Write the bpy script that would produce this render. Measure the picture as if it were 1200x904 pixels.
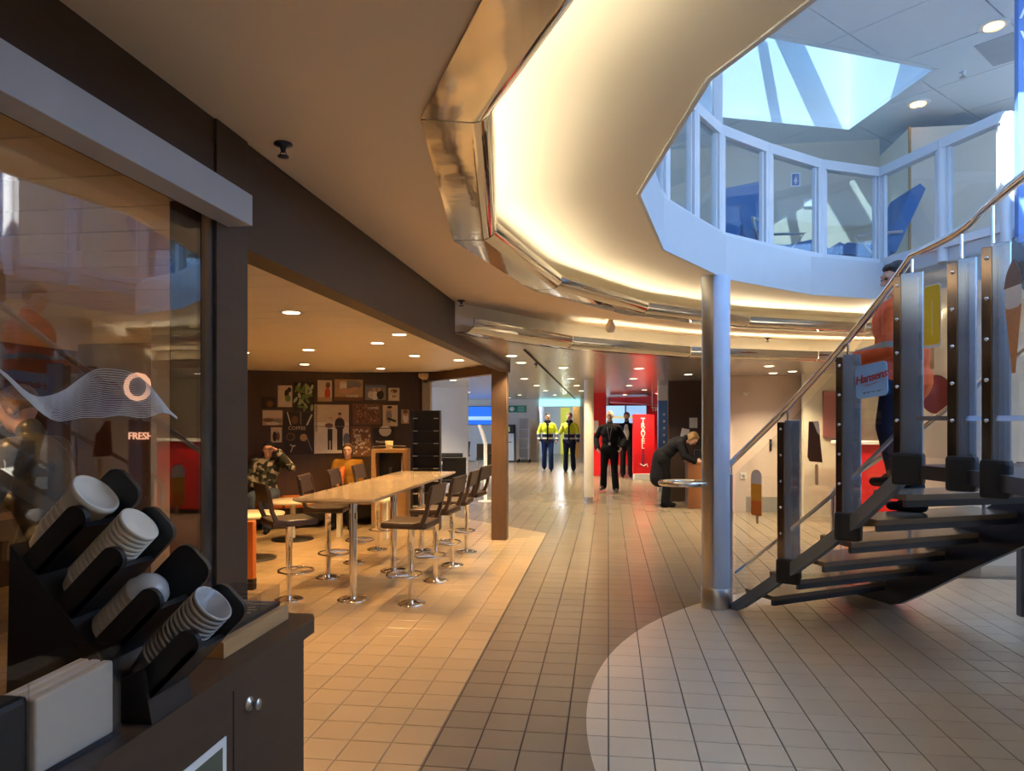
import bpy, bmesh, math, random
from mathutils import Vector, Matrix, Euler
random.seed(7)
for o in list(bpy.data.objects): bpy.data.objects.remove(o)
scene = bpy.context.scene
col = scene.collection
R = math.radians
# ------------------------------------------------------------ camera, world, sun, exposure
cam_data = bpy.data.cameras.new('camera'); cam = bpy.data.objects.new('camera', cam_data); col.objects.link(cam)
cam.location = (0, 0, 1.6); cam.rotation_euler = (R(90), 0, R(7.573))
cam_data.sensor_width = 36; cam_data.lens = 25.5; cam_data.shift_y = 39/1200
cam_data.clip_start = .05; cam_data.clip_end = 200
scene.camera = cam
world = bpy.data.worlds.new('sky'); scene.world = world; world.use_nodes = True
wn = world.node_tree; wn.nodes.clear()
wbg = wn.nodes.new('ShaderNodeBackground'); wout = wn.nodes.new('ShaderNodeOutputWorld')
wbg.inputs[0].default_value = (.30, .55, 1.0, 1); wbg.inputs[1].default_value = 4.9
wn.links.new(wbg.outputs[0], wout.inputs[0])
sun_data = bpy.data.lights.new('sun', 'SUN'); sun = bpy.data.objects.new('sun', sun_data); col.objects.link(sun)
sun_data.energy = 26; sun_data.angle = R(.6); sun_data.color = (1, .96, .9)
sun.rotation_euler = Vector((.28, .60, -.75)).to_track_quat('-Z', 'Y').to_euler()
vs = scene.view_settings
vs.view_transform = 'Standard'; vs.look = 'None'; vs.gamma = 1; vs.use_curve_mapping = False; vs.exposure = 0.5
COVE_W = 4.3; COVE2_W = 6.5; SPOT_W = 85; CAFE_W = 88
# ------------------------------------------------------------ materials
MATS = {}
def nd(nt, t, **kw):
    n = nt.nodes.new(t)
    for k, v in kw.items(): setattr(n, k, v)
    return n
def mat(name, c, rough=.5, metal=0., var=.12, scale=6., bump=0., bscale=60., coat=0., stretch=None, spec=.5):
    if name in MATS: return MATS[name]
    m = bpy.data.materials.new(name); m.use_nodes = True; nt = m.node_tree; b = nt.nodes['Principled BSDF']
    b.inputs['Roughness'].default_value = rough; b.inputs['Metallic'].default_value = metal
    b.inputs['Coat Weight'].default_value = coat; b.inputs['Specular IOR Level'].default_value = spec
    tc = nd(nt, 'ShaderNodeTexCoord'); mp = nd(nt, 'ShaderNodeMapping'); nt.links.new(tc.outputs['Object'], mp.inputs[0])
    if stretch: mp.inputs['Scale'].default_value = stretch
    n = nd(nt, 'ShaderNodeTexNoise'); n.inputs['Scale'].default_value = scale; n.inputs['Detail'].default_value = 4
    nt.links.new(mp.outputs[0], n.inputs['Vector'])
    mx = nd(nt, 'ShaderNodeMix', data_type='RGBA')
    mx.inputs[6].default_value = tuple(x*(1-var) for x in c[:3])+(1,); mx.inputs[7].default_value = tuple(min(1, x*(1+var)) for x in c[:3])+(1,)
    nt.links.new(n.outputs['Fac'], mx.inputs[0]); nt.links.new(mx.outputs[2], b.inputs['Base Color'])
    if bump:
        n2 = nd(nt, 'ShaderNodeTexNoise'); n2.inputs['Scale'].default_value = bscale; nt.links.new(mp.outputs[0], n2.inputs['Vector'])
        bp = nd(nt, 'ShaderNodeBump'); bp.inputs['Strength'].default_value = bump; bp.inputs['Distance'].default_value = .01
        nt.links.new(n2.outputs['Fac'], bp.inputs['Height']); nt.links.new(bp.outputs[0], b.inputs['Normal'])
    MATS[name] = m; return m
def emat(name, c, s):
    if name in MATS: return MATS[name]
    m = bpy.data.materials.new(name); m.use_nodes = True; nt = m.node_tree; b = nt.nodes['Principled BSDF']
    b.inputs['Base Color'].default_value = (*c, 1); b.inputs['Emission Color'].default_value = (*c, 1); b.inputs['Emission Strength'].default_value = s
    MATS[name] = m; return m
def glass(name, tint=(1, 1, 1), k=1.0, base=.04, rough=.0):
    m = bpy.data.materials.new(name); m.use_nodes = True; nt = m.node_tree; nt.nodes.clear()
    out = nd(nt, 'ShaderNodeOutputMaterial'); t = nd(nt, 'ShaderNodeBsdfTransparent'); g = nd(nt, 'ShaderNodeBsdfGlossy')
    t.inputs[0].default_value = (*tint, 1); g.inputs['Roughness'].default_value = rough
    lw = nd(nt, 'ShaderNodeLayerWeight'); lw.inputs[0].default_value = .5
    f = nd(nt, 'ShaderNodeMath', operation='POWER'); f.inputs[1].default_value = 5; nt.links.new(lw.outputs['Facing'], f.inputs[0])
    ma = nd(nt, 'ShaderNodeMath', operation='MULTIPLY_ADD'); ma.inputs[1].default_value = k; ma.inputs[2].default_value = base; ma.use_clamp = True
    nt.links.new(f.outputs[0], ma.inputs[0])
    x = nd(nt, 'ShaderNodeMixShader'); nt.links.new(ma.outputs[0], x.inputs[0]); nt.links.new(t.outputs[0], x.inputs[1]); nt.links.new(g.outputs[0], x.inputs[2])
    nt.links.new(x.outputs[0], out.inputs[0]); MATS[name] = m; return m
def floor_mat(name, cafe, walk, disc, rough, var):
    m = bpy.data.materials.new(name); m.use_nodes = True; nt = m.node_tree; b = nt.nodes['Principled BSDF']; L = nt.links.new
    g = nd(nt, 'ShaderNodeNewGeometry'); s = nd(nt, 'ShaderNodeSeparateXYZ'); L(g.outputs['Position'], s.inputs[0])
    def M(op, a, bb, clamp=False):
        n = nd(nt, 'ShaderNodeMath', operation=op); n.use_clamp = clamp
        for i, v in enumerate((a, bb)):
            if v is None: continue
            if isinstance(v, (int, float)): n.inputs[i].default_value = v
            else: L(v, n.inputs[i])
        return n.outputs[0]
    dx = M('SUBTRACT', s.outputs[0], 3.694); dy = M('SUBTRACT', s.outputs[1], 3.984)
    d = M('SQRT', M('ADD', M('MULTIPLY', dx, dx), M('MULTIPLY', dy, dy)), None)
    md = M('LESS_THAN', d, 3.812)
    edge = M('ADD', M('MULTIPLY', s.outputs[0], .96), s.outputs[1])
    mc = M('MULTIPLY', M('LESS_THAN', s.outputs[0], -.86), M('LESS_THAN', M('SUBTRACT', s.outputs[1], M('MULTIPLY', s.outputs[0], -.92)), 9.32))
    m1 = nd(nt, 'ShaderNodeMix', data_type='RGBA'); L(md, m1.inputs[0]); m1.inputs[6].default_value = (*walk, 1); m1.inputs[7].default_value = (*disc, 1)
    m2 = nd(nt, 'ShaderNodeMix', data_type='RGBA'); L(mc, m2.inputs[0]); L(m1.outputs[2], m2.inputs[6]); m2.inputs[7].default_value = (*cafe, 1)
    # tile to tile shade
    sc = nd(nt, 'ShaderNodeVectorMath', operation='SCALE'); L(g.outputs['Position'], sc.inputs[0]); sc.inputs['Scale'].default_value = 1/.212
    ad = nd(nt, 'ShaderNodeVectorMath', operation='ADD'); L(sc.outputs[0], ad.inputs[0]); ad.inputs[1].default_value = (0, -17.382, .5)
    fl = nd(nt, 'ShaderNodeVectorMath', operation='FLOOR'); L(ad.outputs[0], fl.inputs[0])
    w = nd(nt, 'ShaderNodeTexWhiteNoise'); L(fl.outputs[0], w.inputs[0])
    v = M('MULTIPLY_ADD', w.outputs[0], var)
    nt.nodes[-1].inputs[2].default_value = 1-var/2
    nz = nd(nt, 'ShaderNodeTexNoise'); nz.inputs['Scale'].default_value = 1.6; nz.inputs['Detail'].default_value = 6; L(g.outputs['Position'], nz.inputs['Vector'])
    v = M('MULTIPLY', v, M('ADD', M('MULTIPLY', nz.outputs['Fac'], .12), .94))
    hs = nd(nt, 'ShaderNodeVectorMath', operation='SCALE'); L(m2.outputs[2], hs.inputs[0]); L(v, hs.inputs['Scale'])
    L(hs.outputs[0], b.inputs['Base Color'])
    rr = M('ADD', M('MULTIPLY', nz.outputs['Fac'], .06), rough-.03); L(rr, b.inputs['Roughness'])
    MATS[name] = m; return m

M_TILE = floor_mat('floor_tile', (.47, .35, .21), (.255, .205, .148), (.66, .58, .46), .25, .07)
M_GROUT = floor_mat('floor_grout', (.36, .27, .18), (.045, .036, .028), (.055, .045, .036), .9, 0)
M_BROWN = mat('dark_brown_laminate', (.062, .038, .024), .45, var=.25, scale=5, stretch=(1, 1, 6), spec=.25)
M_BROWNL = mat('brown_post_laminate', (.12, .066, .036), .4, var=.3, scale=5, stretch=(8, 8, 1))
M_CREAMC = mat('cream_painted_ceiling', (.84, .66, .46), .5, var=.03, scale=2)
M_SOFFIT = mat('cream_cove_paint', (.80, .74, .60), .5, var=.03, scale=2)
M_WHITE = mat('white_paint', (.78, .77, .74), .5, var=.04)
M_OFFW = mat('off_white_wall', (.72, .69, .62), .55, var=.05)
M_PLANK = mat('cream_ceiling_plank', (.72, .63, .48), .38, var=.04)
M_SLAT = mat('silver_ceiling_slat', (.72, .69, .65), .24, metal=.85, var=.05)
M_GAP = mat('dark_void', (.02, .018, .016), .9)
M_CHROME = mat('chrome', (.78, .77, .76), .07, metal=1, var=.03)
M_TRIM = mat('polished_trim_steel', (.55, .52, .48), .07, metal=1, var=.05, bump=.12, bscale=5)
M_STEEL = mat('brushed_steel', (.55, .55, .56), .28, metal=1, var=.08, stretch=(1, 1, 20))
M_DKMETAL = mat('dark_blue_grey_steel', (.045, .055, .075), .35, metal=.6)
M_STRG = mat('blue_grey_stringer_steel', (.13, .18, .25), .35, metal=.4)
M_BLACK = mat('black_plastic', (.012, .011, .011), .42)
M_RUBBER = mat('black_rubber', (.014, .014, .016), .7)
M_UPPER = mat('upper_deck_ceiling', (.80, .83, .86), .6, var=.03)
M_FASCIA = mat('pale_blue_fascia', (.58, .63, .68), .35, var=.04)
M_FRAME = mat('pale_blue_frame', (.66, .70, .75), .35, var=.03)
M_LEATHER = mat('brown_leatherette', (.050, .031, .022), .42, var=.15, bump=.15, bscale=180)
M_TABLE = mat('beige_stone_top', (.42, .33, .23), .16, var=.15, scale=30, coat=.3)
M_RED = mat('shop_red', (.72, .012, .02), .4)
M_ORANGE = mat('orange_upholstery', (.62, .17, .03), .6)
M_BLUEP = mat('blue_panel', (.10, .22, .55), .4, var=.3, scale=1.2)
M_GREYW = mat('grey_trim', (.42, .41, .40), .45)
M_GLASS = glass('clear_glass', (.97, .98, .98), .8, .05)
M_SHOPGL = glass('shopfront_glass', (.88, .86, .83), .9, .13)
M_BALGL = glass('stair_glass', (.95, .96, .96), .9, .05)
M_ACR = glass('clear_acrylic', (.93, .93, .94), .8, .06, .05)
M_CREAMP = mat('paper_cup_cream', (.72, .66, .55), .6)
M_PAPER = mat('napkin_paper', (.66, .58, .46), .8, var=.06)
M_SKIN = mat('skin', (.60, .36, .26), .55, var=.08)
M_WOODL = mat('light_wood', (.42, .25, .11), .5, var=.25, scale=4, stretch=(1, 1, 8))
# ------------------------------------------------------------ mesh helpers
class MB:
    def __init__(s): s.v = []; s.f = []; s.sm = []
    def add(s, vs_, fs, smooth=False):
        n = len(s.v); s.v += [tuple(v) for v in vs_]
        for f in fs: s.f.append(tuple(i+n for i in f)); s.sm.append(smooth)
        return s
    def box(s, c, d, rot=None, bev=0.):
        hx, hy, hz = d[0]/2, d[1]/2, d[2]/2; m = rot if rot is not None else Matrix.Identity(3)
        if bev > 0:
            b = min(bev, hx*.9, hy*.9, hz*.9); vs_ = []
            bm = bmesh.new(); bmesh.ops.create_cube(bm, size=1)
            for v in bm.verts: v.co = Vector((v.co.x*2*hx, v.co.y*2*hy, v.co.z*2*hz))
            bmesh.ops.bevel(bm, geom=bm.edges[:], offset=b, segments=2, affect='EDGES', profile=.6)
            bm.verts.index_update()
            vs_ = [m @ v.co+Vector(c) for v in bm.verts]; fs = [[v.index for v in f.verts] for f in bm.faces]; bm.free()
            return s.add(vs_, fs)
        vs_ = [m @ Vector((x, y, z))+Vector(c) for x in (-hx, hx) for y in (-hy, hy) for z in (-hz, hz)]
        return s.add(vs_, [(0, 1, 3, 2), (4, 6, 7, 5), (0, 4, 5, 1), (2, 3, 7, 6), (0, 2, 6, 4), (1, 5, 7, 3)])
    def bx(s, x0, x1, y0, y1, z0, z1, bev=0.): return s.box(((x0+x1)/2, (y0+y1)/2, (z0+z1)/2), (abs(x1-x0), abs(y1-y0), abs(z1-z0)), None, bev)
    def prism(s, poly, z0, z1, T=None):
        n = len(poly); vs_ = [Vector((x, y, z0)) for x, y in poly]+[Vector((x, y, z1)) for x, y in poly]
        if T is not None: vs_ = [T @ v for v in vs_]
        return s.add(vs_, [tuple(range(n))[::-1], tuple(range(n, 2*n))]+[(i, (i+1) % n, n+(i+1) % n, n+i) for i in range(n)])
    def hexa(s, bot, top):
        return s.add(list(bot)+list(top), [(3, 2, 1, 0), (4, 5, 6, 7)]+[(i, (i+1) % 4, 4+(i+1) % 4, 4+i) for i in range(4)])
    def tube(s, path, r, n=10, closed=False, cap=True):
        P = [Vector(p) for p in path]; k = len(P); rr = r if isinstance(r, (list, tuple)) else [r]*k; vs_ = []; up = None
        for i in range(k):
            if closed: t = P[(i+1) % k]-P[i-1]
            else: t = P[min(i+1, k-1)]-P[max(i-1, 0)]
            t.normalize()
            if up is None: up = t.orthogonal().normalized()
            up = (up-t*up.dot(t)); up = up.normalized() if up.length > 1e-6 else t.orthogonal().normalized()
            q = t.cross(up)
            for j in range(n):
                a = 2*math.pi*j/n; vs_.append(P[i]+(up*math.cos(a)+q*math.sin(a))*rr[i])
        fs = []
        for i in range(k if closed else k-1):
            for j in range(n):
                a, b = i*n, ((i+1) % k)*n; fs.append((a+j, a+(j+1) % n, b+(j+1) % n, b+j))
        s.add(vs_, fs, True)
        if cap and not closed: s.add(vs_[:n], [tuple(range(n))[::-1]]); s.add(vs_[-n:], [tuple(range(n))])
        return s
    def lathe(s, prof, c=(0, 0, 0), n=24, smooth=True, m=None):
        vs_ = []; c = Vector(c)
        for r_, z in prof:
            for j in range(n):
                a = 2*math.pi*j/n; v = Vector((r_*math.cos(a), r_*math.sin(a), z)); vs_.append((m @ v if m is not None else v)+c)
        k = len(prof)
        fs = [(i*n+j, i*n+(j+1) % n, (i+1)*n+(j+1) % n, (i+1)*n+j) for i in range(k-1) for j in range(n)]
        s.add(vs_, fs, smooth)
        s.add(vs_[:n], [tuple(range(n))[::-1]]); s.add(vs_[-n:], [tuple(range(n))]); return s
    def ell(s, c, r, m=None, nu=14, nv=9):
        c = Vector(c); vs_ = []
        for i in range(1, nv):
            t = math.pi*i/nv
            for j in range(nu):
                a = 2*math.pi*j/nu; v = Vector((r[0]*math.sin(t)*math.cos(a), r[1]*math.sin(t)*math.sin(a), r[2]*math.cos(t)))
                vs_.append((m @ v if m is not None else v)+c)
        top = Vector((0, 0, r[2])); bot = Vector((0, 0, -r[2]))
        vs_ += [(m @ top if m is not None else top)+c, (m @ bot if m is not None else bot)+c]
        k = nv-1; fs = [(i*nu+j, (i+1)*nu+j, (i+1)*nu+(j+1) % nu, i*nu+(j+1) % nu) for i in range(k-1) for j in range(nu)]
        fs += [(k*nu, j, (j+1) % nu) for j in range(nu)]+[(k*nu+1, (k-1)*nu+(j+1) % nu, (k-1)*nu+j) for j in range(nu)]
        return s.add(vs_, fs, True)
    def cap(s, a, b, ra, rb, n=12):
        a, b = Vector(a), Vector(b); t = (b-a); L_ = t.length
        if L_ < 1e-5: return s.ell(a, (ra, ra, ra))
        t /= L_; P = []; rr = []
        for k in range(5):
            x = math.pi/2*(1-k/4); P.append(a-t*ra*math.sin(x)); rr.append(max(ra*math.cos(x), .0008))
        for k in range(5):
            x = math.pi/2*k/4; P.append(b+t*rb*math.sin(x)); rr.append(max(rb*math.cos(x), .0008))
        up = t.orthogonal().normalized(); q = t.cross(up); vs_ = []
        for p, r_ in zip(P, rr):
            for j in range(n): an = 2*math.pi*j/n; vs_.append(p+(up*math.cos(an)+q*math.sin(an))*r_)
        fs = [(i*n+j, i*n+(j+1) % n, (i+1)*n+(j+1) % n, (i+1)*n+j) for i in range(9) for j in range(n)]
        fs += [tuple(range(n))[::-1], tuple(range(9*n, 10*n))]
        return s.add(vs_, fs, True)
    def mesh(s, name, m):
        me = bpy.data.meshes.new(name); me.from_pydata(s.v, [], s.f); me.polygons.foreach_set('use_smooth', s.sm); me.update()
        if m: me.materials.append(m)
        return me
    def build(s, name, m, parent=None, label=None):
        o = bpy.data.objects.new(name, s.mesh(name, m)); col.objects.link(o)
        if parent: o.parent = parent
        if label: o['label'] = label
        return o
def tag(o, label, cat, group=None):
    o['label'] = label; o['category'] = cat
    if group: o['group'] = group
    return o
def thing(name, label, cat, loc=(0, 0, 0), rz=0, group=None):
    o = bpy.data.objects.new(name, None); col.objects.link(o); o.location = loc; o.rotation_euler = (0, 0, rz); o.empty_display_size = .1
    return tag(o, label, cat, group)
def struct(o, label=None):
    o['kind'] = 'structure'
    if label: o['label'] = label
    return o
def copy_tree(o, parent=None):
    c = o.copy(); col.objects.link(c); c.parent = parent
    for ch in list(o.children): copy_tree(ch, c)
    return c
def light(kind, name, loc, energy, color, parent=None, **kw):
    d = bpy.data.lights.new(name, kind); d.energy = energy; d.color = color
    for k, v in kw.items():
        if k not in ('rot', 'dir'): setattr(d, k, v)
    o = bpy.data.objects.new(name, d); col.objects.link(o); o.location = loc
    if 'dir' in kw: o.rotation_euler = Vector(kw['dir']).to_track_quat('-Z', 'Y').to_euler()
    if parent: o.parent = parent
    return o
def text(name, s, size, m, parent=None, loc=(0, 0, 0), rot=(0, 0, 0), ext=.002, shear=0., align='CENTER', bold=0., sp=1.):
    c = bpy.data.curves.new(name, 'FONT'); c.body = s; c.size = size; c.extrude = ext; c.align_x = align; c.align_y = 'CENTER'; c.shear = shear; c.offset = bold; c.space_character = sp
    c.resolution_u = 3
    t = bpy.data.objects.new(name+'_tmp', c); col.objects.link(t)
    bpy.context.view_layer.update()
    me = bpy.data.meshes.new_from_object(t.evaluated_get(bpy.context.evaluated_depsgraph_get())); bpy.data.objects.remove(t); bpy.data.curves.remove(c)
    me.name = name; me.materials.clear(); me.materials.append(m)
    o = bpy.data.objects.new(name, me); col.objects.link(o); o.location = loc; o.rotation_euler = rot
    if parent: o.parent = parent
    return o
def rotz(a): return Matrix.Rotation(a, 3, 'Z')
WARM = (1.0, .66, .34); WARMW = (1.0, .78, .48); COVEC = (1.0, .85, .60); CAFEC = (1.0, .58, .22)
CX, CY = 4.38, 3.90                      # centre of the round atrium
def ring(r, k): a = R(179.4-18*k); return Vector((CX+r*math.cos(a), CY+r*math.sin(a)))
def ringp(r, deg):                       # point on the 20-sided ring of circumradius r at any angle
    q = (179.4-deg)/18; k = math.floor(q); t = q-k; return ring(r, k).lerp(ring(r, k+1), t)
# ============================================================ STRUCTURE
def plate(name, outer, holes, z0, z1, m):
    bm = bmesh.new(); loops = []
    for loop in [outer]+holes:
        vs_ = [bm.verts.new((p[0], p[1], z0)) for p in loop]; loops.append(vs_)
        for i in range(len(vs_)): bm.edges.new((vs_[i], vs_[(i+1) % len(vs_)]))
    bmesh.ops.triangle_fill(bm, use_beauty=True, use_dissolve=False, edges=bm.edges[:])
    bmesh.ops.recalc_face_normals(bm, faces=bm.faces[:])
    base = bm.faces[:]; top = {}
    for v in list(bm.verts): top[v] = bm.verts.new((v.co.x, v.co.y, z1))
    for f in base: bm.faces.new([top[v] for v in reversed(f.verts)])
    for vs_ in loops:
        for i in range(len(vs_)):
            a, b = vs_[i], vs_[(i+1) % len(vs_)]; bm.faces.new((a, b, top[b], top[a]))
    bmesh.ops.recalc_face_normals(bm, faces=bm.faces[:])
    me = bpy.data.meshes.new(name); bm.to_mesh(me); bm.free(); me.materials.append(m)
    o = bpy.data.objects.new(name, me); col.objects.link(o); return o
# ---- floor: slab + tiles
floor = struct(MB().bx(-8, 9.5, -4, 36, -.2, -.006).build('floor', M_GROUT), 'grey and cream square floor tiles with dark joints')
TS = .212; TO = 3.685 % TS; gap = .006
tile_me = MB(); hw = TS/2-gap/2
b_ = .0022
tile_me.add([(-hw, -hw, -.005), (hw, -hw, -.005), (hw, hw, -.005), (-hw, hw, -.005), (-hw, -hw, -b_), (hw, -hw, -b_), (hw, hw, -b_), (-hw, hw, -b_),
             (-hw+b_, -hw+b_, 0), (hw-b_, -hw+b_, 0), (hw-b_, hw-b_, 0), (-hw+b_, hw-b_, 0)],
            [(0, 1, 5, 4), (1, 2, 6, 5), (2, 3, 7, 6), (3, 0, 4, 7), (4, 5, 9, 8), (5, 6, 10, 9), (6, 7, 11, 10), (7, 4, 8, 11), (8, 9, 10, 11)])
tmesh = tile_me.mesh('tile', M_TILE)
cand = []; rest = []
cy_, sy_ = math.cos(R(7.573)), math.sin(R(7.573))
for i in range(-38, 45):
    for j in range(-19, 168):
        x, y = (i+.5)*TS, TO+(j+.5)*TS
        if x < -7.9 or x > 9.4 or y > 35.8: continue
        d = -x*sy_+y*cy_; xc = x*cy_+y*sy_
        px = 600+850*xc/d if d > .3 else -999; py = 491+850*1.6/d if d > .3 else 9999
        vis = -20 < px < 1220 and py < 925 and not (x < -.95 and y < 2.4) and not (px < 372 and py > 700)
        (cand if vis else rest).append((d, x, y))
cand.sort(); keep = cand[:300]; rest += cand[300:]
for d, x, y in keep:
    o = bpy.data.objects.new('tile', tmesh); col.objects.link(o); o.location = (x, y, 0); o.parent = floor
sm = MB()
for d, x, y in rest:
    if y > 20: 
        sm.add([(x-hw, y-hw, 0), (x+hw, y-hw, 0), (x+hw, y+hw, 0), (x-hw, y+hw, 0)], [(0, 1, 2, 3)])
    else: sm.add([(v[0]+x, v[1]+y, v[2]) for v in tile_me.v], tile_me.f)
so = sm.build('tile_field', M_TILE, floor); so['kind'] = 'stuff'
# ---- deck slab with the round opening
ang = [179.4-18*k for k in range(-7, 4)]         # 305.4 ... 125.4
open_poly = [ring(4.23, k) for k in range(-8, 4)]+[ringp(4.23, 112.5), Vector((3.27, 6.49)), Vector((5.6, 6.6)), ringp(4.23, 38), ring(4.23, 8), ring(4.23, 9), ring(4.23, 10), ring(4.23, 11)]
slab = plate('ceiling', [(-8, -4), (9.5, -4), (9.5, 36), (-8, 36)], [open_poly], 2.807, 3.03, M_SOFFIT)
struct(slab, 'cream cove ceiling around the round opening')
# fascia panels round the opening
fas = thing('gallery_fascia', 'pale blue fascia band around the round gallery opening', 'fascia')
for i in range(len(open_poly)):
    a, b = open_poly[i], open_poly[(i+1) % len(open_poly)]; t = (b-a).normalized(); c = (a+b)/2
    n = Vector((t.y, -t.x)); n = n if (Vector((CX, CY))-c).dot(n) > 0 else -n
    e = t*.002; q = [a+e, b-e, b-e+n*.02, a+e+n*.02]
    MB().hexa([(p.x, p.y, 2.800) for p in q], [(p.x, p.y, 3.17) for p in q]).build('fascia_panel', M_FASCIA, fas)
# ---- ceiling outside the inner ring
def ring2x(r): # first angle where ring radius r reaches x=-1.3
    return math.degrees(math.acos((-1.3-CX)/r))
o2 = [(-1.3, -4), (9.5, -4), (9.5, 6.6)]
a = 26.4
ks = [k for k in range(20) if 0 < (179.4-18*k) < 160 and ring(6.12, k).x < 9.45]
o2 += [tuple(ring(6.12, k)) for k in sorted(ks, reverse=True)]+[tuple(ringp(6.12, 158.6))]
o2[-1] = (-1.3, o2[-1][1])
ceilA = plate('ceiling', o2, [[ring(5.22, k) for k in range(20)]], 2.60, 2.63, M_CREAMC)
struct(ceilA, 'tan painted ceiling between the two metal rings')
def band(r, z0, z1, k0, k1, m, name, th=.02):
    mb = MB()
    for k in range(k0, k1):
        p = [ring(r, k), ring(r, k+1), ring(r+th, k+1), ring(r+th, k)]
        if p[0].x < -1.3 and k0 == 1: p[0] = ringp(r, math.degrees(math.acos((-1.28-CX)/(r*.99)))); p[3] = p[0]+(ring(r+th, k)-ring(r, k))
        mb.hexa([(v.x, v.y, z0) for v in p], [(v.x, v.y, z1) for v in p])
    return mb.build(name, m)
struct(band(5.40, 2.63, 2.806, 0, 20, M_SOFFIT, 'trim_1'), 'cream upright back of the inner light cove')
def trim_ring(name, label, prof, kseq, start=None):
    root = thing(name, label, 'ceiling trim')
    for k in kseq:
        mb = MB(); n = len(prof); vs_ = []
        for t in (0.004, .996):
            for r_, z in prof:
                p = ring(r_, k).lerp(ring(r_, k+1), t)
                if start and k == kseq[0] and t < .5: p = ringp(r_, start)
                vs_.append((p.x, p.y, z))
        fs = [(i, i+1, n+i+1, n+i) for i in range(n-1)]+[(n-1, 0, n, 2*n-1)]
        mb.add(vs_, fs, True); mb.add(vs_[:n], [tuple(range(n))]); mb.add(vs_[n:], [tuple(range(n))[::-1]])
        o = mb.build('trim_panel', M_TRIM, root)
        md = o.modifiers.new('es', 'EDGE_SPLIT'); md.split_angle = R(32)
    return root
def lip(r0, rf, ri, zb, zt, th=.006):
    out = [(r0, zb+.012), (r0, zb), (rf, zb)]; rad = rf-ri
    for i in range(1, 9):
        a = math.pi/2*i/8; out.append((rf-rad*math.sin(a), zb+(zt-.015-zb)*(1-math.cos(a))))
    out.append((ri, zt)); out.append((ri+th, zt))
    out.append((ri+th*1.5, zb+.04)); out.append((rf, zb+.012))
    return out
trim_ring('ceiling_ring_trim', 'inner polished metal ring trim edging the bright ceiling cove', lip(5.235, 5.07, 4.99, 2.590, 2.685), list(range(0, 20)))
trim_ring('ceiling_ring_trim', 'outer polished metal ring trim ending at the brown beam', lip(6.06, 5.98, 5.90, 2.325, 2.445), [1, 2, 3, 4, 5, 6, 7], 159.3)
struct(band(6.12, 2.33, 2.60, 1, 8, M_SOFFIT, 'trim_2'), 'cream upright back of the outer light cove')
mbt = MB()
for k in range(1, 8):
    p = [ring(6.0, k), ring(6.0, k+1), ring(6.13, k+1), ring(6.13, k)]
    if k == 1: p[0] = ringp(6.0, 159.0); p[3] = ringp(6.13, 157.5)
    mbt.hexa([(v.x, v.y, 2.34) for v in p], [(v.x, v.y, 2.35) for v in p])
struct(mbt.build('trim_3', M_WHITE), 'floor of the outer light cove')
# cove lamps
for k in range(20):
    p = (ring(5.2, k)+ring(5.2, k+1))/2; t = ring(5.2, k+1)-ring(5.2, k)
    l = light('AREA', 'cove_lamp', (p.x, p.y, 2.645), COVE_W, COVEC, shape='RECTANGLE', size=t.length*.94, size_y=.06, spread=R(75))
    zz = -(Vector((CX-p.x, CY-p.y, 0)).normalized()*.93+Vector((0, 0, .37))); xx = Vector((t.x, t.y, 0)).normalized(); yy = zz.cross(xx)
    l.rotation_euler = Matrix((xx, yy, zz)).transposed().to_euler()
for k in range(1, 8):
    p = (ring(6.03, k)+ring(6.03, k+1))/2; t = ring(6.03, k+1)-ring(6.03, k)
    if p.x < -.6: continue
    l = light('AREA', 'cove_lamp', (p.x, p.y, 2.37), COVE2_W, COVEC, shape='RECTANGLE', size=t.length*.94, size_y=.05, spread=R(85))
    zz = -(Vector((CX-p.x, CY-p.y, 0)).normalized()*.90+Vector((0, 0, .44))); xx = Vector((t.x, t.y, 0)).normalized(); yy = zz.cross(xx)
    l.rotation_euler = Matrix((xx, yy, zz)).transposed().to_euler()
# ---- silver slat ceiling of the corridor
silver = struct(MB().bx(-7.5, 8, 10.2, 27.4, 2.40, 2.42).build('ceiling', M_GAP), 'silver slatted ceiling over the corridor')
def xin(y, r=6.045):
    q = r*r-(y-CY)**2; return CX-math.sqrt(q) if q > 0 else None
PW = .15; y = 6.0
shared = {}
while y < 27.3:
    y0, y1 = y+.005, y+PW-.005; x0 = -1.42 if y < 9.6 else max(-7.4, -1.5-(y-9.6)*.74) if y < 11.7 else -7.4
    a, b = xin(y0), xin(y1)
    if a is None or b is None:
        poly = [(x0, y0), (7.9, y0), (7.9, y1), (x0, y1)]
    else: poly = [(x0, y0), (a, y0), (b, y1), (x0, y1)]
    if poly[1][0]-x0 > .05 and poly[2][0]-x0 > .05:
        key = (a is None or b is None) and y >= 11.7
        if key:
            if 'me' not in shared: shared['me'] = MB().bx(-7.4, 7.9, -PW/2+.005, PW/2-.005, 2.33, 2.342).mesh('ceiling_slat', M_SLAT)
            o = bpy.data.objects.new('ceiling_slat', shared['me']); col.objects.link(o); o.location = (0, (y0+y1)/2, 0); o.parent = silver
        else: MB().prism(poly, 2.33, 2.342).build('ceiling_slat', M_SLAT, silver)
    y += PW
MB().hexa([(-.89, 7.6, 2.322), (-.86, 7.6, 2.322), (-1.2, 27, 2.322), (-1.23, 27, 2.322)], [(-.89, 7.6, 2.334), (-.86, 7.6, 2.334), (-1.2, 27, 2.334), (-1.23, 27, 2.334)]).build('ceiling_track', M_GAP, silver)
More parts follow.
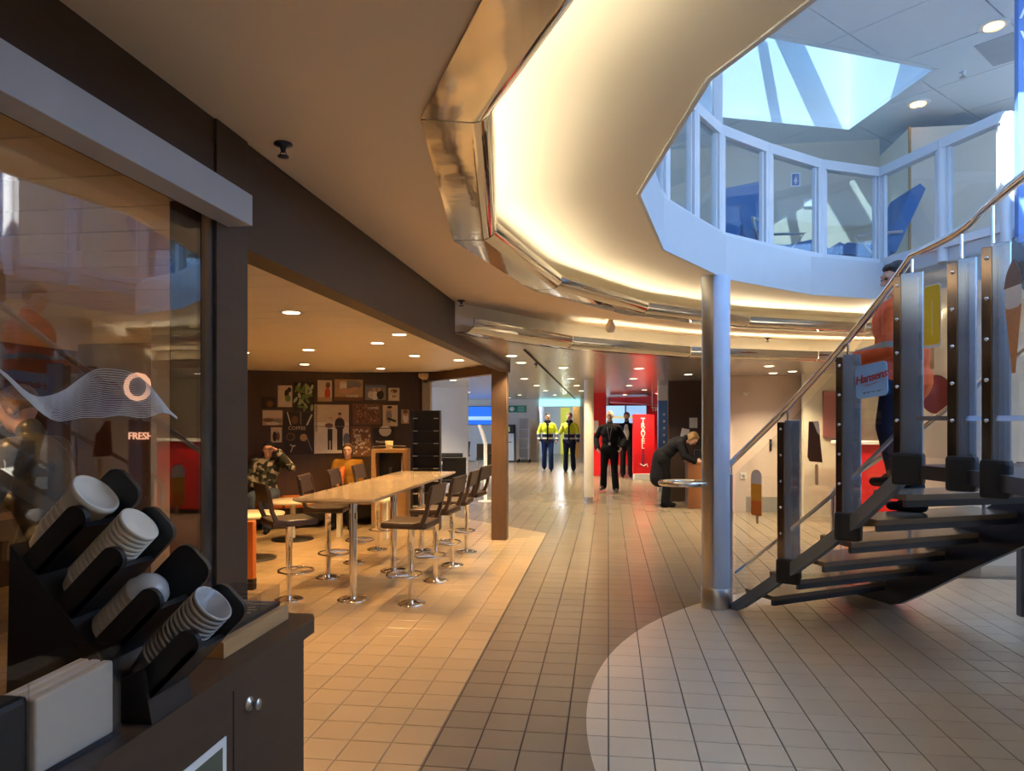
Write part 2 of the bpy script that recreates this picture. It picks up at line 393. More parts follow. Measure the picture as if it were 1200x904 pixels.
# ---- cafe plank ceiling
cafec = struct(MB().bx(-5.75, -1.43, -4, 11.7, 2.42, 2.44).build('ceiling', M_GAP), 'cream plank ceiling over the cafe')
pm = MB().bx(-5.7, -1.425, -.146, .146, 2.33, 2.345, .004).mesh('ceiling_plank', M_PLANK)
for i in range(-13, 27):
    y = 3.05+.3*i
    if y < 9.5:
        o = bpy.data.objects.new('ceiling_plank', pm); col.objects.link(o); o.location = (0, y, 0); o.parent = cafec
    else:
        x1 = -1.5-(y-9.5)*.74
        MB().bx(-5.7, x1, y-.146, y+.146, 2.33, 2.345, .004).build('ceiling_plank', M_PLANK, cafec)
# ---- brown beam, posts, lintel, shop band
tag(MB().bx(-1.42, -1.30, 2.47, 9.62, 2.215, 2.60, .004).build('ceiling_beam', M_BROWN), 'long dark brown beam running along the cafe ceiling edge', 'beam')
tag(MB().bx(-1.53, -1.33, 9.44, 9.64, 0, 2.33, .004).build('wooden_post', M_BROWNL), 'brown wooden square post at the far end of the beam', 'post')
tag(MB().bx(-1.46, -1.29, 2.26, 2.47, 0, 2.60, .004).build('shop_corner_post', M_BROWN), 'dark brown corner post beside the shop window', 'post')
L0, L1 = Vector((-1.5, 9.6)), Vector((-2.98, 11.62)); t = (L1-L0).normalized(); n = Vector((t.y, -t.x))*.06
q = [L0-n, L1-n, L1+n, L0+n]
tag(MB().hexa([(p.x, p.y, 2.20) for p in q], [(p.x, p.y, 2.33) for p in q]).build('door_lintel', M_BROWNL), 'brown lintel from the wooden post to the picture wall', 'lintel')
tag(MB().bx(-1.44, -1.30, -3, 2.26, 2.33, 2.60).build('shop_header_board', M_BROWN), 'dark brown board above the shop window', 'board')
tag(MB().bx(-1.289, -1.20, -3, 2.33, 2.255, 2.36, .003).build('blind_cassette', M_GREYW), 'grey roller blind box above the shop window', 'blind box')
# ---- walls
wl = struct(MB().bx(-5.85, -5.7, -4, 10.15, 0, 2.6).build('wall_left', M_BROWN), 'dark brown cafe side wall')
A_ = Vector((-5.75, 10.08)); B_ = Vector((-2.99, 11.64)); D_ = Vector((.87043, .49229)); N_ = Vector((.49229, -.87043))
q = [A_, B_, B_-N_*.12, A_-N_*.12]
M_PICW = mat('dark_wood_panel', (.060, .032, .018), .5, var=.3, scale=3, stretch=(6, 6, 1))
struct(MB().hexa([(p.x, p.y, 0) for p in q], [(p.x, p.y, 2.4) for p in q]).build('wall_cafe', M_PICW), 'dark brown picture wall of the cafe')
tag(MB().bx(-3.02, -2.88, 11.55, 11.68, 0, 2.33, .01).build('wall_end_post', M_GREYW), 'slim grey post at the end of the picture wall', 'post')
struct(MB().bx(-8, -7.9, 10, 36, 0, .8).bx(-8, -7.9, 10, 36, 2.1, 2.8).build('wall_lounge', M_OFFW), 'white side wall of the far lounge with window openings')
for i in range(6):
    yy = 12+i*2.6
    struct(MB().bx(-8, -7.9, yy-.25, yy+.25, .8, 2.1).build('wall_lounge', M_OFFW), 'white wall pier between far lounge windows')
struct(MB().bx(-7.95, -7.94, 10, 27, .8, 2.1).build('window_1', M_GLASS), 'far lounge windows')
struct(MB().bx(-4.25, -3.26, 16.6, 16.75, 0, 2.33).build('wall_partition', M_WHITE), 'white partition wall in the far lounge')
YE = 27.3
struct(MB().bx(-8, -2.60, YE, YE+.15, 0, 2.8).bx(-1.04, -.2, YE, YE+.15, 0, 2.8).bx(-2.6, -1.04, YE, YE+.15, 2.06, 2.8).bx(-.2, 9.5, YE, YE+.15, 0, 2.8).build('wall_far', M_OFFW), 'white end wall with the far doorway')
struct(MB().bx(-2.68, -2.58, YE-.06, YE+.2, 0, 2.06).bx(-1.06, -.96, YE-.06, YE+.2, 0, 2.06).build('trim_4', M_STEEL), 'grey frame of the far doorway')
tag(MB().bx(-2.58, -1.05, YE-.14, YE-.02, 2.07, 2.325, .01).build('lightbox_sign', emat('cyan_lightbox', (.45, .95, .95), .75)), 'glowing pale cyan lightbox above the far doorway', 'lightbox')
struct(MB().bx(-4.2, 0, 33, 33.1, 0, 2.6).bx(-2.9, -2.8, YE+.15, 33, 0, 2.6).bx(-.8, -.7, YE+.15, 33, 0, 2.6).build('wall_passage', mat('passage_wall', (.55, .60, .68), .5)), 'walls of the passage beyond the doorway')
struct(MB().bx(-2.9, -.7, YE, 33, 2.32, 2.36).build('ceiling', M_WHITE), 'passage ceiling')
struct(MB().bx(9.4, 9.55, -4, 36, 0, 2.8).build('wall_right', M_OFFW), 'off-white outer wall on the right')
struct(MB().bx(-8, 9.5, -4.1, -4, 0, 2.8).build('wall_back', M_OFFW), 'wall behind the viewer')
struct(MB().bx(-8, 9.5, 35.9, 36, 0, 2.8).build('wall_stern', M_OFFW), 'outermost end wall')
# right hand back walls
M_PINKW = mat('warm_pinkish_wall', (.62, .52, .45), .5, var=.04)
struct(MB().bx(2.0, 3.25, 12.9, 13.05, 0, 2.33).build('wall_alcove', M_PINKW), 'warm beige back wall with a grey skirting')
struct(MB().bx(2.35, 3.2, 12.885, 12.9, 0, .26).build('baseboard_alcove', mat('grey_skirting', (.27, .26, .25), .5)), 'grey skirting board')
struct(MB().bx(3.16, 6.5, 12.35, 12.5, 0, 2.33).build('wall_cream', mat('cream_wall', (.70, .66, .52), .5)), 'cream wall panel seen through the stair glass')
struct(MB().bx(1.15, 2.05, 14.35, 14.5, 0, 2.33).bx(1.95, 2.05, 12.9, 14.35, 0, 2.33).build('wall_recess', mat('dark_recess', (.05, .028, .02), .6)), 'dark brown recess wall')
tag(MB().bx(1.9, 2.0, 12.6, 12.72, 0, 2.33, .02).build('cream_pipe_casing', M_WHITE), 'slim cream pipe casing behind the round column', 'pipe casing')
# drum wall with kick plate under the gallery
dp = [(3.95, 9.9), (3.56, 8.05), (3.62, 7.93), (3.72, 7.88), (5.2, 7.98), (6.2, 8.6), (6.2, 9.9)]
struct(MB().prism(dp, .12, 2.807).build('wall_drum', M_OFFW), 'white enclosure wall behind the staircase')
dk = [(3.94, 9.91), (3.545, 8.05), (3.61, 7.915), (3.72, 7.865), (5.21, 7.965), (6.21, 8.6), (6.21, 9.91)]
struct(MB().prism(dk, 0, .12).build('baseboard_drum', M_STEEL), 'steel kick plate of the white enclosure')
# ============================================================ UPPER DECK
ZC = 5.2
sky_poly = [Vector(p) for p in ((3.32, 7.97), (2.97, 9.5), (1.0, 8.78), (.55, 6.63))]
sky2 = [Vector(p) for p in ((2.4, 1.4), (6.4, 1.4), (6.4, 5.6), (2.4, 5.6))]
uc = plate('ceiling', [(-8, -4), (9.5, -4), (9.5, 12), (-8, 12)], [sky_poly, sky2], ZC+.03, ZC+.06, M_GAP)
struct(uc, 'pale grey panelled ceiling of the upper deck')
# ceiling panels as pieces: rotated grid, clipped from the skylight
gd = Vector((.70, .714)).normalized(); gn = Vector((-gd.y, gd.x)); G0 = Vector((2.23, 7.14)); PS = .62
def inside(p, poly):
    c = False; n = len(poly)
    for i in range(n):
        a, b = poly[i], poly[(i+1) % n]
        if (a.y > p.y) != (b.y > p.y) and p.x < (b.x-a.x)*(p.y-a.y)/(b.y-a.y)+a.x: c = not c
    return c
def clip_convex_out(poly, conv):
    # subtract convex polygon from convex polygon -> list of convex pieces
    out = []; cur = poly; n = len(conv)
    area = sum(conv[i].x*conv[(i+1) % n].y-conv[(i+1) % n].x*conv[i].y for i in range(n))
    cv = conv if area > 0 else conv[::-1]
    def split(pl, a, b):
        t = b-a; L_, R_ = [], []
        for i in range(len(pl)):
            p, q = pl[i], pl[(i+1) % len(pl)]
            sp = t.x*(p.y-a.y)-t.y*(p.x-a.x); sq = t.x*(q.y-a.y)-t.y*(q.x-a.x)
            (L_ if sp >= 0 else R_).append(p)
            if sp*sq < 0:
                x = p+(q-p)*(sp/(sp-sq)); L_.append(x); R_.append(x)
        return L_, R_
    for i in range(n):
        ins, outs = split(cur, cv[i], cv[(i+1) % n])
        if len(outs) >= 3: out.append(outs)
        cur = ins
        if len(cur) < 3: return [poly] if not out or len(out) == 0 else out
    return out
for i in range(-5, 9):
    for j in range(-6, 6):
        pw, ph = .92, 1.0
        c = G0+gd*((i+.5)*pw)+gn*((j+.5)*ph)
        if not (-2.5 < c.x < 8.5 and -1 < c.y < 11): continue
        g_ = .006; P4 = [c+gd*sx*(pw/2-g_)+gn*sy*(ph/2-g_) for sx, sy in ((-1, -1), (1, -1), (1, 1), (-1, 1))]
        hit = any(inside(p, sky_poly) for p in P4+[c]) or any(inside(s_, P4) for s_ in sky_poly)
        pieces = clip_convex_out(P4, sky_poly) if hit else [P4]
        if any(inside(p, sky2) for p in P4+[c]): pieces = [q_ for pc in pieces for q_ in clip_convex_out(pc, sky2)]
        mb = MB()
        for pc in pieces:
            if len(pc) >= 3: mb.prism([(p.x, p.y) for p in pc], ZC, ZC+.022)
        if mb.v: mb.build('ceiling_panel', M_UPPER, uc)
struct(plate('ceiling', [(-8, -4), (9.5, -4), (9.5, 12), (-8, 12)], [sky_poly, sky2], ZC+.06, ZC+.2, M_GAP))
# skylight well
M_WELL = mat('skylight_well_white', (.86, .90, .95), .6, var=.03, bump=.35, bscale=22)
wroot = thing('skylight', 'angled skylight well with white walls and glazed top', 'skylight')
ZT = 6.45
for i in range(4):
    a, b = sky_poly[i], sky_poly[(i+1) % 4]; t = (b-a).normalized(); n = Vector((t.y, -t.x)); c = (a+b)/2
    if (Vector((2, 8))-c).dot(n) > 0: n = -n
    q = [a-n*.008, b-n*.008, b+n*.05, a+n*.05]
    MB().hexa([(p.x, p.y, ZC) for p in q], [(p.x, p.y, ZT) for p in q]).build('well_wall', M_WELL, wroot)
for i in range(4):
    a, b = sky_poly[i], sky_poly[(i+1) % 4]; t = (b-a).normalized(); n = Vector((t.y, -t.x))
    if (Vector((2, 8))-(a+b)/2).dot(n) > 0: n = -n
    q = [a-n*.012-t*.01, b-n*.012+t*.01, b+n*.045+t*.04, a+n*.045-t*.04]
    MB().hexa([(p.x, p.y, ZC-.006) for p in q], [(p.x, p.y, ZC+.05) for p in q]).build('edge_trim', M_UPPER, wroot)
MB().prism([(p.x, p.y) for p in sky_poly], ZT-.02, ZT).build('pane', glass('dimming_skylight_glass', (.30, .38, .42), .6, .06), wroot)  # pane tint is added to dim the daylight entering the well
def bar(a, b, w, h): 
    a, b = Vector(a), Vector(b); t = (b-a); L_ = t.length; m = t.to_track_quat('X', 'Z').to_matrix()
    return MB().box((a+b)/2, (L_, w, h), m)
bar((1.50, 7.08, 5.30), (1.75, 8.9, 6.4), .10, .12).build('rafter', M_WHITE, wroot)
bar((2.45, 7.56, 6.38), (2.1, 9.15, 6.38), .34, .10).build('rafter', M_WHITE, wroot)
w2 = thing('skylight', 'added unseen skylight with glazing bars above the atrium', 'skylight')  # out of view, added to bring daylight onto floor, column and stairs
for i in range(4):
    a, b = sky2[i], sky2[(i+1) % 4]; c = (a+b)/2; n = (c-Vector((4.4, 3.5))).normalized(); q = [a-n*.008, b-n*.008, b+n*.05, a+n*.05]
    MB().hexa([(p.x, p.y, ZC) for p in q], [(p.x, p.y, 5.75) for p in q]).build('well_wall', M_WELL, w2)
for i in range(5):
    for j in range(4): MB().bx(2.42+.8*i, 3.18+.8*i, 1.42+1.05*j, 2.43+1.05*j, 5.70, 5.71).build('pane', M_GLASS, w2)
for i in range(1, 5): MB().bx(2.38+.8*i, 2.42+.8*i, 1.4, 5.6, 5.66, 5.75).build('glazing_bar', M_WHITE, w2)
for j in range(1, 4): MB().bx(2.4, 6.4, 1.38+1.05*j, 1.42+1.05*j, 5.66, 5.75).build('glazing_bar', M_WHITE, w2)
# upper walls
M_UPW = mat('upper_beige_wall', (.62, .56, .46), .5, var=.04)
struct(MB().bx(-3, 3.46, 9.88, 10.0, 3.03, ZC+.03).build('wall_upper_far', M_UPW), 'beige wall of the upper lounge')
tag(MB().bx(3.46, 5.4, 8.95, 9.95, 3.03, 4.98, .004).build('cabin_block', M_UPW), 'beige boxed cabin on the upper deck behind the windows', 'cabin')
MB().bx(3.45, 3.475, 8.935, 8.96, 3.03, 4.985).build('edge_strip', M_WOODL, bpy.data.objects['cabin_block'])
def wall_win(name, x0, x1, y0, y1, label, along):
    mb = MB().bx(x0, x1, y0, y1, 3.03, 3.35).bx(x0, x1, y0, y1, 5.0, ZC+.2)
    L_ = (y1-y0) if along == 'y' else (x1-x0); n = int(L_//2.2)
    for i in range(n+1):
        p = (y0 if along == 'y' else x0)+L_*i/n
        if along == 'y': mb.bx(x0, x1, p-.12, p+.12, 3.35, 5.0)
        else: mb.bx(p-.12, p+.12, y0, y1, 3.35, 5.0)
    return struct(mb.build(name, M_WHITE), label)
wall_win('wall_upper_right', 9.4, 9.5, -4, 12, 'upper deck outer wall with windows', 'y')
wall_win('wall_upper_left', -8, -7.9, -4, 12, 'upper deck outer wall with windows', 'y')
wall_win('wall_upper_back', -8, 9.5, -4, -3.9, 'upper deck window wall behind the viewer', 'x')
struct(MB().bx(-8, 9.5, 11.95, 12.05, 3.03, ZC+.2).build('wall_upper_end', M_WHITE), 'upper deck end wall')
for nm, x0, x1, y0, y1 in (('window_2', 9.44, 9.45, -4, 12), ('window_3', -7.95, -7.94, -4, 12), ('window_4', -8, 9.5, -3.95, -3.94)):
    struct(MB().bx(x0, x1, y0, y1, 3.35, 5.0).build(nm, M_GLASS), 'upper deck window glass')
def portal(loc, d, sx, sy):
    l = light('AREA', 'daylight_portal', loc, 1, (1, 1, 1), shape='RECTANGLE', size=sx, size_y=sy, dir=d); l.data.cycles.is_portal = True
portal((9.6, 4, 4.17), (-1, 0, 0), 16, 1.65) ; portal((-8.1, 4, 4.17), (1, 0, 0), 16, 1.65); portal((.75, -4.1, 4.17), (0, 1, 0), 17, 1.65)
portal((4.4, 3.5, 5.8), (0, 0, -1), 4, 4.2); portal((1.9, 8.2, 6.5), (0, 0, -1), 2.8, 2.8); portal((-8.1, 19, 1.45), (1, 0, 0), 17, 1.3)
struct(MB().bx(-8, -7.9, -4, 10, 0, 2.8).bx(-8, -7.9, 27, 36, .8, 2.1).build('wall_outer_left', M_OFFW), 'solid outer wall on the left')
# ============================================================ GALLERY BALUSTRADE
bal = thing('glazed_balustrade', 'pale blue framed window balustrade around the upper gallery', 'balustrade')
bal_pts = [(ringp(4.31, a_), a_) for a_ in (214, 202, 190, 178, 167, 158.5, 150.5, 143, 133.5, 122.8, 112.5)]
pts = [p for p, _ in bal_pts]+[Vector((3.03, 7.08)), Vector((3.27, 6.49))]
ZS, ZR = 3.19, 4.15
for i in range(len(pts)-1):
    a, b = pts[i], pts[i+1]; t = (b-a).normalized(); n = Vector((t.y, -t.x)); n = n if (Vector((CX, CY))-a).dot(n) > 0 else -n
    def seg(p, q, d0, d1, z0, z1, name, m, par=bal):
        c4 = [p+n*d0, q+n*d0, q+n*d1, p+n*d1]
        return MB().hexa([(v.x, v.y, z0) for v in c4], [(v.x, v.y, z1) for v in c4]).build(name, m, par)
    seg(a, b, -.045, .045, ZR-.09, ZR, 'top_rail', M_FRAME)
    seg(a, b, -.04, .05, ZS-.04, ZS+.03, 'sill_rail', M_FRAME)
    seg(a, a+t*.055, -.03, .04, ZS+.03, ZR-.09, 'jamb', M_FRAME)
    seg(b-t*.055, b, -.03, .04, ZS+.03, ZR-.09, 'jamb', M_FRAME)
    seg(a+t*.06, a+t*.085, -.015, .02, ZS+.03, ZR-.09, 'glazing_bead', M_FRAME)
    seg(b-t*.085, b-t*.06, -.015, .02, ZS+.03, ZR-.09, 'glazing_bead', M_FRAME)
    seg(a+t*.05, b-t*.05, -.004, .004, ZS+.03, ZR-.09, 'pane', M_GLASS)
for p in pts:
    MB().lathe([(.05, 3.03), (.05, ZR-.02)], (p.x, p.y, 0), 12).build('corner_post', M_FRAME, bal)
p = pts[7]
MB().bx(p.x-.04, p.x+.04, p.y-.03, p.y+.05, ZR-.05, ZC, .006).build('tall_post', M_FRAME, bal)
# blue panel with lettering
bp = thing('blue_wall_panel', 'tall deep blue panel with pale vertical letters at the gallery edge', 'panel', (3.29, 6.36, 3.03))
MB().bx(0, 1.6, 0, .06, 0, 2.17).build('panel_board', M_BLUEP, bp)
for i, ch in enumerate('AVF'): text('letter', ch, .20, mat('pale_lettering', (.75, .82, .92), .5), bp, (.07, -.004, 1.87-.24*i), (R(90), 0, 0), .003)
# upper ceiling lamps
M_LAMPG = emat('warm_lamp_glow', (1.0, .62, .25), 6)
for (x, y), lab in zip(((3.49, 7.15), (3.50, 8.81)), ('round warm ceiling lamp of the upper deck near the blue panel', 'round warm ceiling lamp of the upper deck beside the skylight corner')):
    t_ = thing('ceiling_lamp', lab, 'lamp', (x, y, ZC), 0, 'upper deck ceiling lamps')
    MB().lathe([(.10, -.012), (.125, -.012), (.13, 0), (.10, 0)], n=24).build('lamp_ring', M_WHITE, t_)
    MB().lathe([(.0, -.02), (.06, -.03), (.09, -.006), (.05, -.001)], n=20).build('lamp_bowl', M_LAMPG, t_)
    for k in range(3): MB().tube([((.03+.028*k)*math.cos(a_*.314), (.03+.028*k)*math.sin(a_*.314), -.034+.006*k) for a_ in range(20)], .004, 6, True).build('grille_ring', M_STEEL, t_)
tag(MB().lathe([(.03, 0), (.03, -.012), (.012, -.02), (.012, -.05), (.03, -.055), (.03, -.06)], (3.64, 8.07, ZC), 12).build('sprinkler_head', M_STEEL), 'small sprinkler on the upper deck ceiling', 'sprinkler')
hp = [Vector(p) for p in ((3.5, 7.53), (3.73, 7.30), (4.2, 7.75), (3.89, 7.98))]
tag(MB().prism([(p.x, p.y) for p in hp], ZC-.006, ZC).build('ceiling_hatch', mat('grey_hatch', (.45, .48, .52), .5)), 'grey square hatch in the upper deck ceiling', 'hatch')
# restroom sign + switch on upper wall
sg = thing('restroom_sign', 'small blue and white restroom sign on the upper lounge wall', 'sign', (2.42, 9.87, 4.72))
MB().bx(-.06, .06, -.006, 0, -.09, .09, .002).build('sign_plate', mat('sign_white', (.8, .83, .88), .4), sg)
MB().bx(-.045, .045, -.009, -.006, -.075, .075).build('sign_field', mat('sign_blue', (.10, .18, .45), .4), sg)
f_ = MB().lathe([(.0, -.012), (.012, -.012), (.012, 0), (0, 0)], (0, -.009, .045), 12, m=Matrix.Rotation(R(90), 3, 'X')).prism([(-.008, .03), (.008, .03), (.024, -.03), (.009, -.03), (.009, -.06), (-.009, -.06), (-.009, -.03), (-.024, -.03)], 0, .003, Matrix.Translation((0, -.009, 0)) @ Matrix.Rotation(R(90), 4, 'X'))
f_.build('figure', M_WHITE, sg)
tag(MB().bx(2.52, 2.64, 9.85, 9.88, 4.36, 4.46, .004).build('wall_box', M_WHITE), 'white wall box under the restroom sign', 'wall box')
# recliner seats of the upper lounge
M_BLUES = mat('blue_seat_fabric', (.06, .17, .42), .55, var=.15)
def lounger(label, x, y, rz, sc=1):
    t_ = thing('reclining_chair', label, 'seat', (x, y, 3.032), rz, 'blue seats of the upper lounge')
    prof = [(-.02, .34), (-.05, .45), (.42, .52), (.50, .48), (.50, .40)]
    T = Matrix.Rotation(R(90), 4, 'Z') @ Matrix.Rotation(R(90), 4, 'X')
    MB().prism(prof, -.25, .25, T).build('seat', M_BLUES, t_)
    MB().prism([(-.10, .40), (-.42, 1.10), (-.36, 1.16), (-.27, 1.10), (.02, .46)], -.25, .25, T).build('backrest', M_BLUES, t_)
    MB().prism([(.44, .50), (.66, .22), (.70, .26), (.50, .53)], -.23, .23, T).build('leg_rest', M_BLUES, t_)
    for sx in (-.29, .29): MB().tube([(sx, -.25, .02), (sx, .1, .3), (sx, .35, .58), (sx, -.15, .62)], .018, 8).build('armrest', M_STEEL, t_)
    MB().lathe([(.26, 0), (.26, .02), (.04, .04), (.04, .36)], n=20).build('pedestal', M_STEEL, t_)
    return t_
lounger('dark blue lounge seat just right of the tall gallery post', 1.35, 7.95, R(150))
lounger('blue lounge seat in the middle gallery window', 1.85, 8.6, R(-105))
lounger('blue lounge seat with a high back in the right gallery window', 3.02, 8.72, R(95))
# ============================================================ COLUMNS
cl = thing('round_column', 'pale blue round column with steel strip at the foot of the stairs', 'column', (.905, 6.34, 0))
MB().lathe([(.117, .16), (.117, 2.807)], n=40).build('shaft', mat('column_pale_blue', (.55, .68, .90), .35, var=.03), cl)
MB().lathe([(.122, 0), (.122, .17), (.115, .175)], n=40).build('base_ring', M_STEEL, cl)
mbs = MB()
for k in range(9):
    a0, a1 = R(200+k*6), R(206+k*6)
    mbs.hexa([(r_*math.cos(a_), r_*math.sin(a_), .175) for a_, r_ in ((a0, .116), (a1, .116), (a1, .1195), (a0, .1195))], [(r_*math.cos(a_), r_*math.sin(a_), 2.805) for a_, r_ in ((a0, .116), (a1, .116), (a1, .1195), (a0, .1195))])
mbs.build('steel_cover', M_STEEL, cl)
rg = thing('column_ledge', 'chrome oval leaning ledge fixed to the round column', 'ledge', (.905, 6.34, 1.05))
MB().tube([(-.26+.20*math.cos(a_*math.pi/16), .0+.15*math.sin(a_*math.pi/16), 0) for a_ in range(32)], .024, 10, True).build('rail', M_CHROME, rg)
MB().lathe([(0, -.012), (.17, -.012), (.17, .0), (0, .0)], (-.26, 0, 0), 24).build('shelf', M_STEEL, rg)
MB().box((-.08, 0, 0), (.09, .05, .04)).build('bracket', M_CHROME, rg)
wc = thing('slim_column', 'slim cream column standing in the corridor', 'column', (-.368, 13.81, 0))
MB().lathe([(.092, .12), (.092, 2.335)], n=28).build('shaft', mat('column_cream', (.74, .68, .56), .45), wc)
MB().lathe([(.075, 0), (.075, .125)], n=28).build('foot', M_STEEL, wc)
# ============================================================ STAIRCASE
st = thing('staircase', 'open dark steel staircase with glass sides rising toward the viewer', 'staircase')
NP = [Vector((1.03, 6.31)), Vector((1.36, 5.78)), Vector((1.60, 5.14)), Vector((1.77, 4.54)), Vector((1.88, 4.18)), Vector((1.87, 3.84)), Vector((1.83, 3.1)), Vector((1.75, 2.4))]
NZ = [0, .46, .90, 1.33, 1.33, 1.33, 1.33, 1.33]
RP = [Vector((2.17, 7.15)), Vector((2.50, 6.45)), Vector((2.74, 5.75)), Vector((2.95, 4.95))]
def path(P, s):                      # s in 0..3 over the flight
    i = min(int(s), len(P)-2); t = s-i; return P[i].lerp(P[i+1], t)
def catm(P, s):
    i = max(0, min(int(s), len(P)-2)); t = s-i
    p0 = P[i-1] if i > 0 else P[i]*2-P[i+1]; p1 = P[i]; p2 = P[i+1]; p3 = P[i+2] if i+2 < len(P) else P[i+1]*2-P[i]
    return .5*((2*p1)+(p2-p0)*t+(2*p0-5*p1+4*p2-p3)*t*t+(3*p1-p0-3*p2+p3)*t*t*t)
NS = 7
def stringer(P, off, zlo, zhi, name, th=.022):
    mb = MB(); n = 24; prev = None
    for i in range(n+1):
        s = 3*i/n; p = catm(P, s); z = 1.33*i/n; q = catm(P, min(3, s+.05))-catm(P, max(0, s-.05)); q.normalize(); nn = Vector((-q.y, q.x))
        cur = [(p+nn*(off-th)).to_3d(), (p+nn*(off+th)).to_3d()]
        lo, hi = max(0, z+zlo), z+zhi
        ring_ = [Vector((cur[0].x, cur[0].y, lo)), Vector((cur[1].x, cur[1].y, lo)), Vector((cur[1].x, cur[1].y, hi)), Vector((cur[0].x, cur[0].y, hi))]
        if prev: mb.add(prev+ring_, [(0, 1, 5, 4), (1, 2, 6, 5), (2, 3, 7, 6), (3, 0, 4, 7)])
        if i in (0, n): mb.add(ring_, [(0, 1, 2, 3)])
        prev = ring_
    return mb.build(name, M_STRG if zlo > -.2 else M_DKMETAL, st)
stringer(NP[:4], 0, -.07, .035, 'stringer')
stringer(RP, 0, -.36, .04, 'stringer')
M_TREAD = mat('polished_dark_tread', (.20, .15, .11), .18, var=.2)
for i in range(1, NS):
    s0 = 3*(i-.55)/NS; s1 = 3*(i+.62)/NS; z = 1.33*i/NS
    a0, a1, b0, b1 = catm(NP[:4], max(0, s0)), catm(NP[:4], min(3, s1)), catm(RP, max(0, s0)), catm(RP, min(3, s1))
    a0, a1, b0, b1 = a0.lerp(b0, .03), a1.lerp(b1, .03), b0.lerp(a0, .03), b1.lerp(a1, .03)
    q = [a0, b0, b1, a1]
    tr = MB().hexa([(p.x, p.y, z-.035) for p in q], [(p.x, p.y, z) for p in q]).build('tread', M_TREAD, st)
    e0, e1 = a1, b1; t_ = (a0-a1).normalized()*.03
    q = [e0, e1, e1+t_, e0+t_]
    MB().hexa([(p.x, p.y, z-.075) for p in q], [(p.x, p.y, z-.034) for p in q]).build('edge_bar', M_DKMETAL, tr)
ld = [NP[3], RP[3], Vector((4.6, 4.7)), Vector((4.6, 2.6)), NP[7], NP[6], NP[5], NP[4]]
ldo = MB().prism([(p.x, p.y) for p in ld], 1.25, 1.33).build('landing', M_DKMETAL, st)
# upper flight from landing to the gallery
for i in range(1, 9):
    z = 1.33+.19*i; y0 = 4.4+.24*(i-1)
    if z < 3.0: MB().bx(3.32, 4.5, y0, y0+.30, z-.05, z).build('tread', M_TREAD, st)
for x in (3.30, 4.52): bar((x, 4.2, 1.22), (x, 6.55, 3.0), .03, .26).build('stringer', M_DKMETAL, st)
MB().bx(3.30, 3.37, 6.34, 6.41, 0, 1.25).build('support_pole', M_DKMETAL, st)
# newels, glass, handrail
M_NEWEL = mat('polished_newel_steel', (.50, .64, .84), .16, metal=.75, var=.04, bump=.08, bscale=4)  # reflected blue is put into the newel steel colour
M_NEWELB = mat('brown_reflection_flange', (.36, .27, .20), .14, metal=1)  # brown reflection on the steel is put into the flange colour
TOPH = 1.13
for i, (p, z) in enumerate(zip(NP[:7], NZ)):
    q = (NP[i+1]-NP[max(i-1, 0)]).normalized(); ang_ = math.atan2(q.y, q.x)
    rt = thing_ = bpy.data.objects.new('newel', None)
    rt = MB()
    # flat twisted plate: wide face toward the walker, folded flange with bolts
    NW = (.06, .11, .11, .115, .085, .075, .08)[i]; FW = (.03, .055, .045, .042, .05, .045, .045)[i]
    SH = (-.05, -.02, -.03, -.055, -.015, 0, 0)[i]
    o = MB().bx(-.014, .014, SH, SH+NW, -.04, TOPH, .004).build('newel', M_NEWEL, st)
    o.location = (p.x, p.y, z); vdir = math.atan2(-p.y, -p.x)
    o.rotation_euler = (0, 0, vdir+R(-12))
    f = MB().bx(-.03, .016, SH-FW, SH, -.04, TOPH-.015, .004).build('flange', M_NEWELB, o)
    for k in range(6): MB().lathe([(0, 0), (.010, 0), (.010, .006), (0, .008)], (.016, SH-FW/2, .06+k*.2), 10, m=Matrix.Rotation(R(90), 3, 'Y')).build('bolt', M_CHROME, o)
    if i > 0: MB().bx(-.05, .05, SH-FW-.005, SH+NW+.005, -.12, .07, .02).build('rubber_foot', M_RUBBER, o)
    MB().tube([(0, .0, TOPH-.02), (0, .0, TOPH+.09+.055*max(0, i-3))], .008, 8).build('bracket_pin', M_CHROME, o)
def hz(i): return NZ[i]+TOPH+.10+(.02*max(0, i-3))
hr = [(.93, 6.47, 1.13)]+[(NP[0].x, NP[0].y, hz(0))]
for i in range(0, 3):
    for k in range(1, 7):
        s = i+k/6; p = catm(NP, s); hr.append((p.x, p.y, 1.23+1.33*s/3+.02*math.sin(s)))
for i in range(3, 7):
    for k in range(1, 5):
        s = i+k/4; p = catm(NP, s); hr.append((p.x, p.y, 2.56+.055*(s-3)))
MB().tube(hr, .024, 14).build('handrail', M_CHROME, st)
